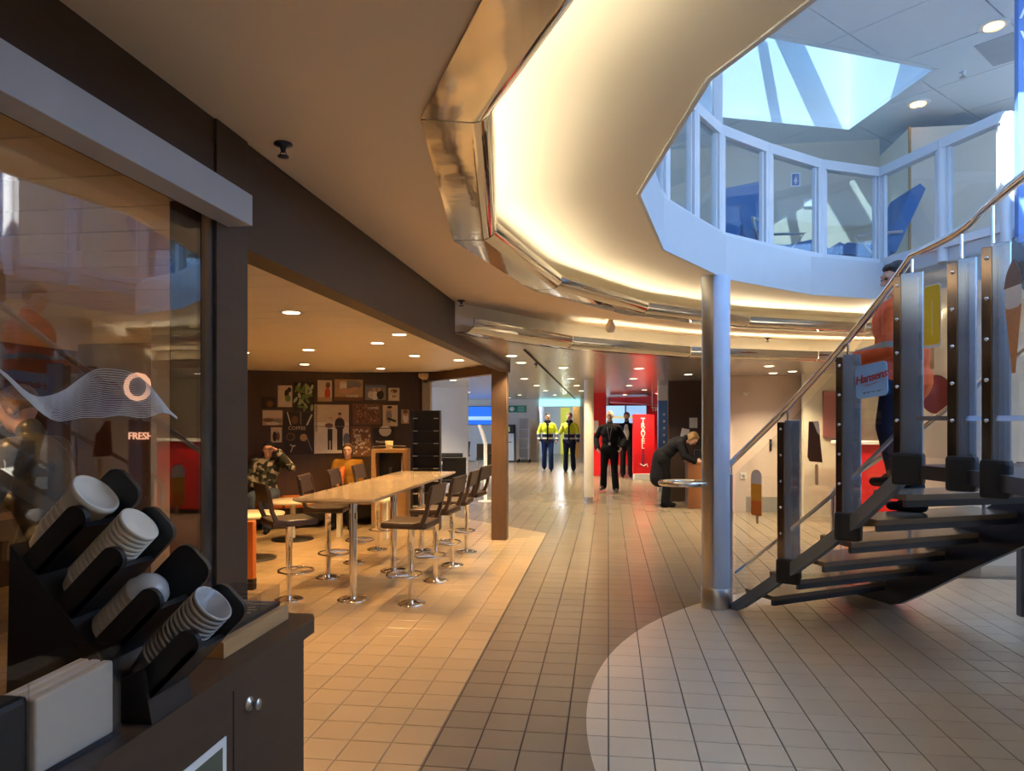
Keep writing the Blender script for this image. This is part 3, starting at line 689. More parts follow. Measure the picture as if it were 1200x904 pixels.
for i in range(6):
    a, b = NP[i], NP[i+1]; t_ = (b-a).normalized(); L_ = (b-a).length; a2, b2 = a+t_*.05, b-t_*.05; n = Vector((-t_.y, t_.x))*.006
    za, zb = NZ[i], NZ[i+1]; k = (zb-za)/L_
    q = [(a2, za+k*.05), (b2, zb-k*.05)]
    def quad(lo, hi, th=1.0): return MB().hexa([(q[0][0]-n*th).to_3d()+Vector((0, 0, q[0][1]+lo)), (q[1][0]-n*th).to_3d()+Vector((0, 0, q[1][1]+lo)), (q[1][0]+n*th).to_3d()+Vector((0, 0, q[1][1]+lo)), (q[0][0]+n*th).to_3d()+Vector((0, 0, q[0][1]+lo))],
                                    [(q[0][0]-n*th).to_3d()+Vector((0, 0, q[0][1]+hi)), (q[1][0]-n*th).to_3d()+Vector((0, 0, q[1][1]+hi)), (q[1][0]+n*th).to_3d()+Vector((0, 0, q[1][1]+hi)), (q[0][0]+n*th).to_3d()+Vector((0, 0, q[0][1]+hi))])
    quad(.05, 1.10).build('glass_panel', M_BALGL, st)
    quad(.26, .285, 1.6).build('lower_rail', M_NEWEL, st)
# far side handrail
fr = []
for k in range(13):
    s = 3*k/12; p = catm(RP, s); fr.append((p.x, p.y, 1.0+1.33*s/3))
fr = [(2.12, 7.25, .35), (2.12, 7.25, .90)]+fr
MB().tube(fr, .022, 12).build('handrail', M_CHROME, st)
for i in range(4):
    p = RP[i]; z = 1.33*i/3; MB().tube([(p.x, p.y, z), (p.x, p.y, z+1.0)], .016, 8).build('rail_post', M_CHROME, st)
# decals on the stair glass (each a flat sticker)
def decal(i, s, zc, parts, label):
    a, b = NP[i], NP[i+1]; p = a.lerp(b, s); t_ = (b-a).normalized(); n = Vector((-t_.y, t_.x)); 
    if n.dot(-p) < 0: n = -n
    # sticker lies on the viewer side of the glass; its local X runs screen-right
    xax = Vector((n.y*-1, n.x)) ; xax = Vector((-n.y, n.x))
    o = bpy.data.objects.new('ice_cream_sticker', None); col.objects.link(o); tag(o, label, 'sticker')
    m = Matrix(((xax.x, 0, n.x, p.x+n.x*.008), (xax.y, 0, n.y, p.y+n.y*.008), (0, 1, 0, zc), (0, 0, 0, 1)))
    o.matrix_world = m
    for nm, poly, mt, z in parts: MB().prism(poly, z, z+.0015).build(nm, mt, o)
    return o
def rr(w, h, r=.3, cx=0, cy=0, n=5, top=True, bot=True):
    out = []; rad = r*min(w, h)
    for (sx, sy, a0) in ((1, 1, 0), (-1, 1, 90), (-1, -1, 180), (1, -1, 270)):
        for k in range(n+1):
            a_ = R(a0+90*k/n); rd = rad if (top if sy > 0 else bot) else .002
            out.append((cx+sx*(w/2-rd)+rd*math.cos(a_), cy+sy*(h/2-rd)+rd*math.sin(a_)))
    return out
M_STICK = mat('wood_stick', (.72, .50, .26), .6); M_CHOC = mat('chocolate', (.09, .035, .025), .45); M_YEL = mat('lemon_yellow', (.85, .62, .02), .5)
M_VAN = mat('vanilla_white', (.82, .80, .76), .5); M_ORG = mat('orange_ice', (.85, .22, .02), .5); M_ORY = mat('amber_ice', (.88, .42, .03), .5); M_CONE = mat('wafer_cone', (.55, .26, .10), .7, var=.3, scale=40)
decal(0, .48, 1.01, [('stick', rr(.028, .13, .4, .01, -.19), M_STICK, 0), ('ice_white', rr(.12, .12, .48, 0, .12, bot=False), M_VAN, .0004), ('ice_amber', rr(.12, .14, .02, 0, -.005), M_ORY, .0008), ('ice_orange', rr(.12, .12, .1, 0, -.13), M_ORG, .0012)], 'white, amber and orange ice lolly sticker on the lowest stair glass')
decal(1, .5, 1.42, [('stick', rr(.035, .15, .4, .02, -.22), M_STICK, 0), ('chocolate', [(-.07, .16), (.04, .16), (.085, -.13), (-.06, -.13), (-.085, -.10)], M_CHOC, .0004), ('bite', [(-.02, .16), (.03, .165), (.05, .15), (.062, .06), (.03, .08)], M_VAN, .0012)], 'dark chocolate ice lolly sticker on the second stair glass')
decal(3, .46, 2.17, [('stick', rr(.03, .14, .4, .0, -.22), M_STICK, 0), ('ice_border', rr(.135, .36, .18, 0, .01), M_VAN, .0004), ('ice_yellow', rr(.122, .335, .18, 0, .015), M_YEL, .0012), ('groove', rr(.012, .2, .4, 0, .0), mat('pale_yellow', (.9, .75, .25), .5), .002)], 'yellow ice lolly sticker on the upper stair glass')
decal(5, .30, 2.08, [('cone', [(-.075, .04), (.075, .04), (.02, -.27), (-.01, -.27)], M_CONE, 0), ('ice', rr(.155, .12, .3, 0, .09), M_VAN, .0004), ('chocolate_top', [(-.09, .13), (.09, .13), (.06, .2), (.0, .26), (-.06, .2)], mat('milk_chocolate', (.20, .12, .09), .5), .0012)], 'wafer cone ice cream sticker at the right edge of the stair glass')
hs = decal(2, .42, 1.845, [], 'pale blue rounded sign with red script lettering on the stair glass')
hs.name = 'ice_cream_sign'; hs['category'] = 'sign'
MB().prism(rr(.225, .215, .14), 0, .006).build('sign_board', mat('sign_pale_blue', (.20, .46, .90), .4), hs)
MR = mat('dark_red_lettering', (.30, .012, .03), .5)
text('lettering', 'Hansens', .075, MR, hs, (0, .02, .0075), (0, 0, R(5)), .001, .25, bold=.0012, sp=.9)
MB().tube([(-.05, -.025, .0075), (-.01, -.028, .0075), (.05, -.018, .0075)], .0022, 6).build('underline', MR, hs)
mb = MB()
for k, (x0, x1) in enumerate(((-.06, -.042), (-.038, -.03), (-.026, -.014), (-.004, .008), (.012, .022), (.034, .046), (.05, .062), (.066, .074))): mb.bx(x0, x1, -.079+.004*(k % 2), -.069, .006, .0068)
mb.build('small_print', mat('dark_blue_print', (.06, .12, .35), .5), hs)
hs.rotation_mode = 'QUATERNION'; hs.matrix_world = hs.matrix_world @ Matrix.Rotation(R(4), 4, 'Z') @ Matrix.Diagonal((1.4, 1, 1, 1))
# red oval sign projecting from the enclosure
rs = thing('oval_sign', 'dull red oval sign projecting from the white enclosure wall', 'sign', (3.46, 8.25, 1.86), R(7))
MB().lathe([(0, -.012), (.165, -.012), (.175, 0), (.165, .012), (0, .012)], (0, 0, 0), 32, m=Matrix.Rotation(R(90), 3, 'X') @ Matrix.Diagonal((1, 1.2, 1))).build('disc', mat('dull_red', (.38, .06, .05), .3), rs)
MB().tube([(.15, 0, 0), (.27, 0, 0)], .012, 8).build('bracket', M_STEEL, rs)
# ============================================================ CAFE FURNITURE
bt = thing('bar_table', 'long beige stone-topped bar table on three chrome legs', 'table', (-2.30, 7.48, 0))
tp = MB(); tp.prism([(-.36, -1.62), (.36, -1.62), (.36, 1.62), (-.36, 1.62)], .905, .925)
tp.hexa([(-.31, -1.57, .88), (.31, -1.57, .88), (.31, 1.57, .88), (-.31, 1.57, .88)], [(-.36, -1.62, .905), (.36, -1.62, .905), (.36, 1.62, .905), (-.36, 1.62, .905)])
tp.build('table_top', M_TABLE, bt)
for y in (-1.30, -.08, 1.06):
    lg = MB().lathe([(.036, .012), (.036, .89)], (.06, y, 0), 18).build('leg', M_CHROME, bt)
    MB().lathe([(.14, 0), (.14, .008), (.12, .018), (.04, .03)], (.06, y, 0), 28).build('base_disc', M_CHROME, lg)
def make_stool():
    t_ = thing('bar_stool', 'x', 'stool')
    MB().box((0, 0, .70), (.42, .40, .055), None, .02).build('seat', M_LEATHER, t_)
    T = Matrix.Rotation(R(90), 4, 'Z') @ Matrix.Rotation(R(90), 4, 'X')
    side = [(-.10, .67), (-.17, .69), (-.215, .80), (-.255, 1.0), (-.24, 1.01), (-.215, 1.0), (-.185, .82), (-.15, .74), (-.08, .725)]
    br = MB()
    br.prism(side, -.21, -.17, T); br.prism(side, .17, .21, T)
    br.prism([(-.225, .87), (-.262, 1.03), (-.25, 1.045), (-.232, 1.03), (-.195, .87)], -.21, .21, T)
    b = br.build('backrest', M_LEATHER, t_); md = b.modifiers.new('bev', 'BEVEL'); md.width = .006; md.segments = 2
    MB().lathe([(.026, .012), (.026, .45), (.030, .45), (.030, .675)], n=16).build('pole', M_CHROME, t_)
    MB().lathe([(.125, 0), (.125, .008), (.10, .02), (.03, .035)], n=28).build('base_disc', M_CHROME, t_)
    fr_ = [(.17*math.sin(a_), .06+.15*math.cos(a_), .25) for a_ in [2*math.pi*k/24 for k in range(24)]]
    f = MB().tube(fr_, .010, 8, True).build('footrest', M_CHROME, t_)
    MB().tube([(0, 0, .25), (.12, .16, .25)], .009, 8).build('spoke', M_CHROME, f); MB().tube([(0, 0, .25), (-.12, .16, .25)], .009, 8).build('spoke', M_CHROME, f)
    return t_
stool0 = make_stool(); first = True
nth = ['nearest', 'second', 'third', 'farthest']
for side, x, rz, wn_ in (('corridor side', -1.69, R(88), 'right'), ('picture wall side', -2.80, R(-92), 'left')):
    for k, y in enumerate((6.10, 7.0, 7.77, 8.57)):
        o = stool0 if first else copy_tree(stool0); first = False
        rr_ = rz+(random.uniform(-.1, .1) if not (wn_ == 'left' and k == 0) else .75)
        if wn_ == 'left' and k > 0: rr_ += .15
        o.location = (x, y, 0); o.rotation_euler = (0, 0, rr_)
        tag(o, f'{nth[k]} brown leather bar stool on the {side} of the bar table', 'stool', 'bar stools at the long table')
# low round tables, bench, partition
M_TTOP = mat('cream_table_top', (.74, .66, .50), .3)
for (x, y), lab in (((-4.04, 7.83), 'low cream round table beside the orange bench end'), ((-4.15, 9.15), 'low cream round table in front of the seated people')):
    t_ = thing('coffee_table', lab, 'table', (x, y, 0), 0, 'low round cafe tables')
    MB().lathe([(.0, .49), (.34, .49), (.36, .505), (.36, .52), (0, .522)], n=32).build('table_top', M_TTOP, t_)
    MB().lathe([(.035, .012), (.035, .49)], n=16).build('pole', M_OFFW, t_)
    MB().lathe([(.27, 0), (.27, .010), (.04, .025)], n=28).build('base_disc', M_BLACK, t_)
t_ = thing('low_table', 'cream rectangular low table in front of the woman in orange scarf', 'table', (-3.28, 9.40, 0), R(-5))
MB().bx(-.40, .40, -.22, .22, .50, .53, .006).build('table_top', M_TTOP, t_)
for sx in (-.33, .33): MB().bx(sx-.03, sx+.03, -.03, .03, 0, .5).build('leg', M_OFFW, t_)
bn = thing('orange_bench', 'orange upholstered bench along the dark picture wall', 'bench', (-4.32, 10.48, 0), R(29.5))
MB().box((0, 0, .20), (2.2, .55, .20), None, .01).build('plinth', M_BLACK, bn)
for k in range(4): MB().box((-.825+.55*k, -.02, .37), (.54, .56, .14), None, .03).build('seat_cushion', M_ORANGE, bn)
pt = thing('orange_partition', 'orange bench end panel with dark foot beside the corner post', 'partition', (-3.31, 6.42, 0))
MB().box((-.3, 0, .37), (.65, .07, .54), None, .01).build('panel', M_ORANGE, pt)
MB().box((-.3, 0, .05), (.65, .07, .10)).build('foot', M_BLACK, pt)
cu = MB().lathe([(.028, 0), (.036, .085), (.034, .088), (.0, .08)], n=14)
M_CUP = mat('red_cup', (.75, .02, .10), .4)
for (x, y, z), lab in (((-3.55, 9.38, .53), 'red paper cup on the left part of the rectangular low table'), ((-3.12, 9.33, .53), 'red paper cup on the right part of the rectangular low table')):
    c = bpy.data.objects.new('paper_cup', cu.mesh('paper_cup', M_CUP)); col.objects.link(c); c.location = (x, y, z); tag(c, lab, 'cup', 'red paper cups')
# black display rack
rk = thing('display_rack', 'tall black display rack with small shelf clips behind the bar table', 'rack', (-2.62, 10.3, 0), R(7.6))
MB().bx(-.20, .20, -.02, .10, .04, 1.72, .005).build('back_panel', M_BLACK, rk)
for sx in (-.205, .185): MB().bx(sx, sx+.02, -.16, .1, 0, 1.72).build('side_panel', M_BLACK, rk)
for k in range(9):
    sh = MB().bx(-.185, .185, -.15, -.02, .16+.18*k, .168+.18*k).build('shelf', M_BLACK, rk)
    for sx in (-.15, .15): MB().bx(sx-.035, sx+.035, -.165, -.15, .158+.18*k, .172+.18*k).build('price_clip', mat('pale_clip', (.5, .48, .42), .4), sh)
# wooden service cabinet
cb = thing('service_cabinet', 'light wood cafe cabinet with open niche and chrome rail', 'cabinet', (-3.2, 10.35, 0), R(7.6))
MB().bx(-.26, .26, -.02, .38, .08, .60).build('body', M_WOODL, cb)
MB().bx(-.26, .26, -.02, .38, 0, .08).build('plinth', M_STEEL, cb)
for sx in (-.26, .20): MB().bx(sx, sx+.06, -.02, .38, .60, 1.10).build('upright', M_WOODL, cb)
MB().bx(-.26, .26, -.02, .38, 1.10, 1.15).build('top', M_WOODL, cb)
MB().bx(-.2, .2, .3, .32, .6, 1.1).build('niche_back', M_BLACK, cb)
MB().tube([(-.24, 0, 1.15), (-.24, 0, 1.20), (.24, 0, 1.20), (.24, 0, 1.15)], .008, 8).build('rail', M_CHROME, cb)
for sx in (-.19, .19): MB().bx(sx-.008, sx+.008, -.03, -.02, .6, 1.05).build('niche_trim', M_CHROME, cb)
def on_cab(x, y, z): v = rotz(R(7.6)) @ Vector((x, y, 0)); return (v.x-3.2, v.y+10.35, z)
b = tag(MB().lathe([(.045, 0), (.045, .14), (.02, .19), (.02, .26), (.024, .26), (.024, .28), (0, .28)], n=16).build('bottle', mat('grey_bottle', (.10, .11, .12), .2)), 'dark grey bottle inside the wooden cabinet niche', 'bottle'); b.location = on_cab(0, .1, .6)
b = tag(MB().lathe([(.05, 0), (.06, .12), (.058, .12), (0, .11)], n=16).build('candle_cup', mat('amber_cup', (.65, .50, .25), .4)), 'cream cup standing on top of the wooden cabinet', 'cup'); b.location = on_cab(-.02, .12, 1.15)
# ------------------------------------------------------------ wall pictures
PA = Vector((-5.43, 10.26))
def pict(u0, u1, z0, z1, label, bgc, shapes, words=()):
    w, h = u1-u0, z1-z0; p = PA+D_*((u0+u1)/2)+N_*.003
    t_ = thing('wall_picture', label, 'picture', (p.x, p.y, z0), R(29.49), 'coffee themed pictures on the dark wall')
    MB().bx(-w/2, w/2, -.022, 0, 0, h).build('canvas', bgc, t_)
    groups = {}
    for kind, x, z, a, b_, m, *rest_ in shapes:        # coordinates 0..1 in picture space
        X, Z, Aa, Bb = (x-.5)*w, z*h, a*w, b_*h
        many = len(shapes) > 20
        mb = groups.setdefault(m.name if many else len(groups), (MB(), m))[0]; T = Matrix.Translation((X, -.0222-.0004*min(len(groups), 14), Z)) @ Matrix.Rotation(R(90), 4, 'X')
        if rest_: T = T @ Matrix.Rotation(R(rest_[0]), 4, 'Z')
        if kind == 'e': poly = [(Aa*math.cos(q_*math.pi/5), Bb*math.sin(q_*math.pi/5)) for q_ in range(10)]
        elif kind == 'r': poly = [(-Aa, -Bb), (Aa, -Bb), (Aa, Bb), (-Aa, Bb)]
        mb.prism(poly, 0, .0004, T)
    for mb, m in groups.values():
        o = mb.build('print', m, t_)
        if many: o['kind'] = 'stuff'
    for s, x, z, size, m, ro in words: text('lettering', s, size, m, t_, ((x-.5)*w, -.0290, z*h), (R(90), R(ro), 0), .0003, bold=.0006)
    return t_
def pm_(n, c): return mat('print_'+n, c, .6, var=.12, scale=18)
cBR, cDK, cCR, cSK, cGR, cPAL, cRED, cGREY, cWH, cTAN, cBLU = pm_('brown', (.16, .07, .03)), pm_('dark', (.02, .013, .01)), pm_('cream', (.55, .45, .32)), pm_('flesh', (.50, .28, .17)), pm_('green', (.12, .2, .05)), pm_('pale', (.55, .50, .42)), pm_('red', (.5, .06, .03)), pm_('grey', (.2, .19, .18)), pm_('white', (.66, .62, .54)), pm_('tan', (.40, .26, .14)), pm_('blue', (.12, .14, .2))
LET = mat('print_letter', (.55, .40, .28), .6)
def scatter(n, ms, a, b_, seed):
    rg_ = random.Random(seed); return [('e', rg_.uniform(.08, .92), rg_.uniform(.08, .92), a*rg_.uniform(.8, 1.2), b_*rg_.uniform(.8, 1.2), rg_.choice(ms), rg_.uniform(0, 180)) for _ in range(n)]
pict(.25, .46, 1.76, 1.93, 'small dark brown picture at the upper left of the wall', cDK, [('e', .6, .4, .25, .3, cBR), ('e', .4, .6, .1, .15, pm_('dim', (.07, .03, .02)))])
pict(.49, .70, 1.78, 2.11, 'cream picture of dark leaves beside the green plant picture', cCR, [('e', .62, .62, .16, .2, cDK), ('e', .7, .4, .2, .16, cGR), ('e', .35, .2, .28, .14, cPAL), ('e', .8, .8, .15, .12, cDK)])
pict(.72, 1.03, 1.72, 2.16, 'tall picture of bright green plant leaves', cDK, scatter(26, [cGR, pm_('leaf', (.30, .38, .16)), pm_('leaf2', (.40, .44, .26))], .16, .05, 3))
pict(1.08, 1.30, 1.87, 2.20, 'picture of a person in red on a pale background', cCR, [('e', .68, .35, .2, .33, cRED), ('e', .6, .72, .1, .1, cSK), ('e', .72, .78, .16, .14, cBR), ('r', .5, .1, .5, .1, cTAN)])
pict(1.34, 1.78, 1.89, 2.22, 'picture of hands holding a cup with coffee lettering', cTAN, [('e', .62, .75, .34, .22, cGREY), ('r', .3, .62, .12, .2, cWH), ('e', .38, .45, .26, .14, cSK), ('e', .6, .5, .25, .1, cSK, 20), ('r', .5, .08, .5, .08, cBR), ('e', .3, .85, .13, .06, cPAL)], [('COFFEE', .62, .2, .055, cWH, 0)])
pict(1.82, 2.15, 1.90, 2.14, 'picture of a small laughing group of people', cGREY, [('e', .45, .3, .2, .3, cWH), ('e', .72, .35, .18, .32, cDK), ('e', .42, .68, .09, .14, cSK), ('e', .66, .7, .09, .14, cSK), ('e', .25, .35, .14, .25, cPAL), ('r', .5, .92, .5, .07, cBLU)])
pict(2.19, 2.37, 1.89, 2.10, 'small picture of a cup of milky coffee', cPAL, [('e', .5, .3, .36, .2, cWH), ('e', .5, .34, .24, .12, cTAN), ('e', .5, .75, .32, .15, cBR), ('e', .35, .7, .1, .1, cSK)])
pict(.27, .56, 1.50, 1.73, 'picture of a tan beach with dark stones', cTAN, [('r', .5, .75, .5, .25, cCR), ('e', .3, .35, .3, .12, cBR), ('e', .75, .3, .22, .14, cGREY), ('e', .5, .12, .35, .1, cPAL)])
pict(.39, .55, 1.24, 1.47, 'small picture of a couple on the lower left', cCR, [('e', .35, .4, .2, .34, cDK), ('e', .65, .4, .16, .3, cBR), ('e', .6, .75, .1, .1, cSK)])
pict(.59, 1.02, 1.05, 1.70, 'large dark coffee tools picture with lettering', cDK, [('r', .15, .85, .02, .16, cPAL, 15), ('r', .55, .86, .02, .15, cGREY), ('r', .85, .82, .03, .14, cPAL, -25), ('e', .35, .82, .12, .1, cBR), ('e', .65, .40, .13, .09, cTAN), ('r', .85, .25, .015, .18, cGREY, 20), ('e', .2, .42, .16, .1, cBR), ('e', .2, .42, .11, .07, cDK), ('r', .25, .14, .015, .09, cPAL, -20), ('r', .22, .22, .05, .012, cPAL, -30), ('r', .32, .2, .06, .012, cPAL, 25)], [('COFFEE', .42, .62, .075, LET, 0)])
pict(1.03, 1.56, 1.06, 1.82, 'large bright picture of two people walking on snow', cWH, [('r', .5, .82, .5, .18, cCR), ('e', .46, .70, .07, .05, cSK), ('e', .44, .6, .11, .11, cPAL), ('e', .42, .57, .12, .05, cBR), ('r', .45, .38, .07, .12, cDK), ('r', .41, .17, .025, .1, cDK), ('r', .49, .17, .025, .1, cDK), ('e', .73, .77, .05, .055, cSK), ('e', .73, .81, .055, .03, cDK), ('e', .73, .6, .15, .14, cDK), ('r', .70, .28, .045, .22, cDK), ('r', .78, .28, .04, .22, cDK), ('e', .93, .28, .1, .14, cBLU), ('r', .5, .55, .48, .006, cGREY)]+[('r', .06, .97-.036*k, .025+.008*(k % 2), .012, cGREY) for k in range(15)])
pict(1.62, 2.07, 1.51, 1.84, 'picture of dark red coffee beans with lettering', cBR, scatter(110, [pm_('bean', (.22, .07, .03)), pm_('bean2', (.34, .12, .05)), cDK, cTAN], .03, .025, 5), [('COFFEE', .72, .78, .05, cWH, 0)])
pict(2.10, 2.34, 1.48, 1.82, 'picture of a man in a dark cap working', cCR, [('e', .4, .5, .2, .36, cGREY), ('e', .42, .82, .14, .11, cSK), ('e', .45, .9, .18, .06, cDK), ('r', .6, .3, .3, .05, cDK, -20)])
pict(2.40, 2.53, 1.52, 1.75, 'narrow picture with a face beside the black rack', cTAN, [('e', .55, .4, .35, .36, cWH), ('e', .55, .7, .25, .2, cSK), ('e', .5, .85, .3, .14, cBR)])
pict(1.59, 1.91, 1.00, 1.48, 'tall picture of pale roasted coffee beans', cBR, scatter(95, [cCR, cTAN, cPAL, cBR], .055, .035, 9))
pict(1.95, 2.29, 1.15, 1.45, 'dark picture of a white cup on a saucer', cDK, [('e', .55, .85, .3, .3, cWH), ('r', .5, .99, .5, .02, cDK), ('e', .45, .3, .36, .1, cPAL), ('r', .45, .4, .3, .08, cDK)]+[('r', .22+.075*k, .28, .025, .035, cBR) for k in range(7)])
# ------------------------------------------------------------ downlights
M_DL = emat('downlight_glow', (1.0, .80, .52), 9)
dl_ring = MB().lathe([(.052, -.001), (.075, -.004), (.08, .0), (.052, .004)], n=20).mesh('trim_ring', M_WHITE)
dl_disc = MB().lathe([(0, -.004), (.056, -.004), (.056, .0), (0, .0)], n=20).mesh('lamp_disc', M_DL)
def downlight(x, y, z, label, group, e, c, ang=110, blend=.6):
    t_ = thing('downlight', label, 'downlight', (x, y, z), 0, group)
    for nm, me in (('trim_ring', dl_ring), ('lamp_disc', dl_disc)):
        o = bpy.data.objects.new(nm, me); col.objects.link(o); o.parent = t_
    light('SPOT', 'lamp_light', (0, 0, -.03), e, c, t_, spot_size=R(ang), spot_blend=blend, shadow_soft_size=.03)
cafe_l = [(-2.15, 4.72), (-3.97, 7.5), (-3.14, 7.31), (-4.03, 9.25), (-2.2, 6.74), (-1.79, 6.08), (-2.22, 8.16), (-3.27, 10.17), (-1.84, 8.83), (-2.3, 1.5), (-3.1, 2.7)]
for k, (x, y) in enumerate(cafe_l):
    order = ['nearest', 'sixth', 'fourth', 'tenth', 'third', 'second', 'seventh', 'eleventh', 'eighth', 'hidden nearest', 'hidden second']
    nm_ = order[k]+' round downlight in the cream cafe plank ceiling counted from the viewer'
    downlight(x, y, 2.328, nm_, 'cafe ceiling downlights', CAFE_W*(.7 if k > 8 else 1), CAFEC, 100, .35)
cor_l = [(-1.11, 8.31), (-1.12, 9.34), (-1.52, 13.12), (-1.56, 15.84), (-.64, 10.35), (-.68, 13.23), (-.69, 15.96), (.44, 10.67), (.45, 13.38), (.45, 16.11), (-1.62, 18.75), (-2.69, 22.0), (-1.63, 22.14), (2.2, 10.4), (2.8, 11.6), (-3.6, 14.2), (-4.6, 15.4), (-2.9, 13.4), (-3.8, 19.5), (.9, 18.6), (-.7, 19), (.5, 22.3), (-.7, 24.5), (-3.4, 24.8), (5.0, 10.9), (2.6, 12.0), (3.9, 10.9), (1.3, 12.2), (-4.6, 19), (-5.8, 14), (2.4, 23.5), (1.4, 21.4)]  # lamps behind the stairs are added to brighten the walls there
ordn = ['first', 'second', 'third', 'fourth', 'fifth', 'sixth', 'seventh', 'eighth', 'ninth', 'tenth', 'eleventh', 'twelfth', 'thirteenth']
def rowof(x): return 'far lounge row' if x < -2.2 else 'left corridor row' if x < -1 else 'middle corridor row' if x < 0 else 'right corridor row' if x < 1.1 else 'partly added row behind the round column'
for k, (x, y) in enumerate(cor_l): downlight(x, y, 2.328, ordn[sum(1 for a_, b_ in cor_l if rowof(a_) == rowof(x) and (b_, a_) < (y, x))]+' silver ceiling downlight of the '+rowof(x)+' from the viewer', 'corridor ceiling downlights', SPOT_W*(2.0 if y > 16.5 else 1), WARMW, 120)
for x, y in ((.5, -1.6), (3.2, -2.2), (6.5, -2.0), (8.2, 2.0)): downlight(x, y, 2.598, 'added unseen downlight in the tan ceiling behind the viewer', 'added downlights behind the viewer', SPOT_W, WARMW, 130)  # lamps added behind the camera so reflections are less dark
def sprinkler(x, y, z, label):
    t_ = thing('sprinkler_head', label, 'sprinkler', (x, y, z), 0, 'ceiling sprinklers')
    MB().lathe([(.032, 0), (.034, -.006), (.012, -.014), (.008, -.03), (.004, -.034)], n=16).build('cap', M_DKMETAL, t_)
    MB().lathe([(.02, -.046), (.02, -.05), (.004, -.052)], n=14).tube([(.008, 0, -.03), (.012, 0, -.04), (.004, 0, -.048)], .002, 6).tube([(-.008, 0, -.03), (-.012, 0, -.04), (-.004, 0, -.048)], .002, 6).build('deflector', M_DKMETAL, t_)
sprinkler(-1.17, 2.5, 2.60, 'dark sprinkler on the tan ceiling above the corner post')
sprinkler(-1.23, 6.01, 2.60, 'small sprinkler on the tan ceiling near the outer ring end')
sprinkler(1.95, 9.3, 2.60, 'small sprinkler in the cream strip right of the round column')
sprinkler(-.95, 9.6, 2.33, 'small sprinkler on the silver ceiling near the wooden post')
dm = thing('ceiling_detector', 'cream teardrop shaped detector hanging from the cream ceiling strip', 'detector', (.02, 7.4, 2.60))
MB().lathe([(.0, -.13), (.03, -.125), (.046, -.10), (.05, -.07), (.036, -.03), (.022, 0)], n=20).build('body', M_CREAMC, dm)
MB().lathe([(.03, -.002), (.035, .0), (.0, .0)], n=16).build('mount', M_WHITE, dm)
cc = thing('dome_camera', 'cream dome camera at the corner of the picture wall', 'camera', (-2.93, 11.45, 2.33))
MB().lathe([(.12, 0), (.12, -.05), (.09, -.08), (.05, -.1)], n=24).build('housing', M_CREAMC, cc)
MB().lathe([(.05, -.1), (.045, -.13), (.02, -.15), (0, -.152)], n=20).build('dome', M_BLACK, cc)
# ============================================================ FOREGROUND: SHOP WINDOW AND COUNTER
sw = thing('shop_window', 'large shop window with white wave pattern beside the counter', 'window', (0, 0, 0))
MB().bx(-1.326, -1.320, -2.5, 2.25, .05, 2.33).build('pane', M_SHOPGL, sw)
MB().bx(-1.335, -1.305, 2.245, 2.26, 0, 2.33).build('edge_strip', M_STEEL, sw)
MB().bx(-1.345, -1.312, -2.5, 2.245, 2.31, 2.33).build('head_strip', M_BLACK, sw)
MB().bx(-1.345, -1.312, -2.5, 2.245, 0, .05).build('sill_strip', M_BLACK, sw)
wv = MB()
W_TOP = [(1.425, 1.708), (1.445, 1.697), (1.465, 1.683), (1.486, 1.668), (1.507, 1.657), (1.528, 1.651), (1.551, 1.652), (1.574, 1.656), (1.597, 1.663), (1.621, 1.673), (1.646, 1.688), (1.672, 1.703), (1.698, 1.717), (1.725, 1.727), (1.752, 1.732), (1.781, 1.733), (1.81, 1.733), (1.841, 1.732), (1.872, 1.727), (1.904, 1.717), (1.938, 1.701), (1.972, 1.679), (2.008, 1.652), (2.044, 1.624), (2.082, 1.605)]
W_BOT = [(1.425, 1.702), (1.445, 1.688), (1.465, 1.671), (1.486, 1.654), (1.507, 1.639), (1.528, 1.623), (1.551, 1.609), (1.574, 1.599), (1.597, 1.594), (1.621, 1.596), (1.646, 1.6), (1.672, 1.603), (1.698, 1.604), (1.725, 1.603), (1.752, 1.604), (1.781, 1.607), (1.81, 1.61), (1.841, 1.609), (1.872, 1.606), (1.904, 1.603), (1.938, 1.605), (1.972, 1.612), (2.008, 1.619), (2.044, 1.615), (2.082, 1.599)]
for k in range(26):
    f = k/25
    wv.tube([(-1.319, a_[0], a_[1]+(b_[1]-a_[1])*(f+.10*math.sin(math.pi*f)*math.sin(.5*i))) for i, (a_, b_) in enumerate(zip(W_TOP, W_BOT))], .0008, 4)
wv.build('wave_decal', mat('white_film', (.62, .62, .62), .6), sw)
# backlit letters deeper in the shop
ws = thing('wood_sign_panel', 'brown wood panel with glowing cafe letters behind the shop glass', 'panel', (-4.02, 5.75, 0))
MB().bx(-.55, .40, 0, .06, 0, 2.25).build('panel_board', mat('mid_brown_panel', (.20, .085, .035), .45, var=.3, scale=3, stretch=(6, 6, 1)), ws)
M_LETG = emat('glowing_letter', (1.0, .55, .35), .9)
text('letter', 'O', .34, M_LETG, ws, (.02, -.012, 1.86), (R(90), 0, 0), .006, bold=.004)
text('lettering', 'FRESH', .085, M_LETG, ws, (.05, -.012, 1.45), (R(90), 0, 0), .004, bold=.001)
tag(MB().bx(-3.38, -3.02, 5.0, 5.2, 0, 2.33, .01).build('reflection_pillar', M_OFFW), 'cream pillar standing in for a reflection in the shop window', 'pillar')  # solid box put in place of a reflection on the glass
hb = thing('standing_counter', 'high wooden counter behind the shop window where a man leans', 'counter', (-3.62, 3.55, 0))
MB().bx(-.85, .32, -.30, .30, 1.04, 1.09, .008).build('worktop', M_WOODL, hb); MB().bx(-.8, .27, -.02, .02, 0, 1.04).build('panel', M_ORANGE, hb)
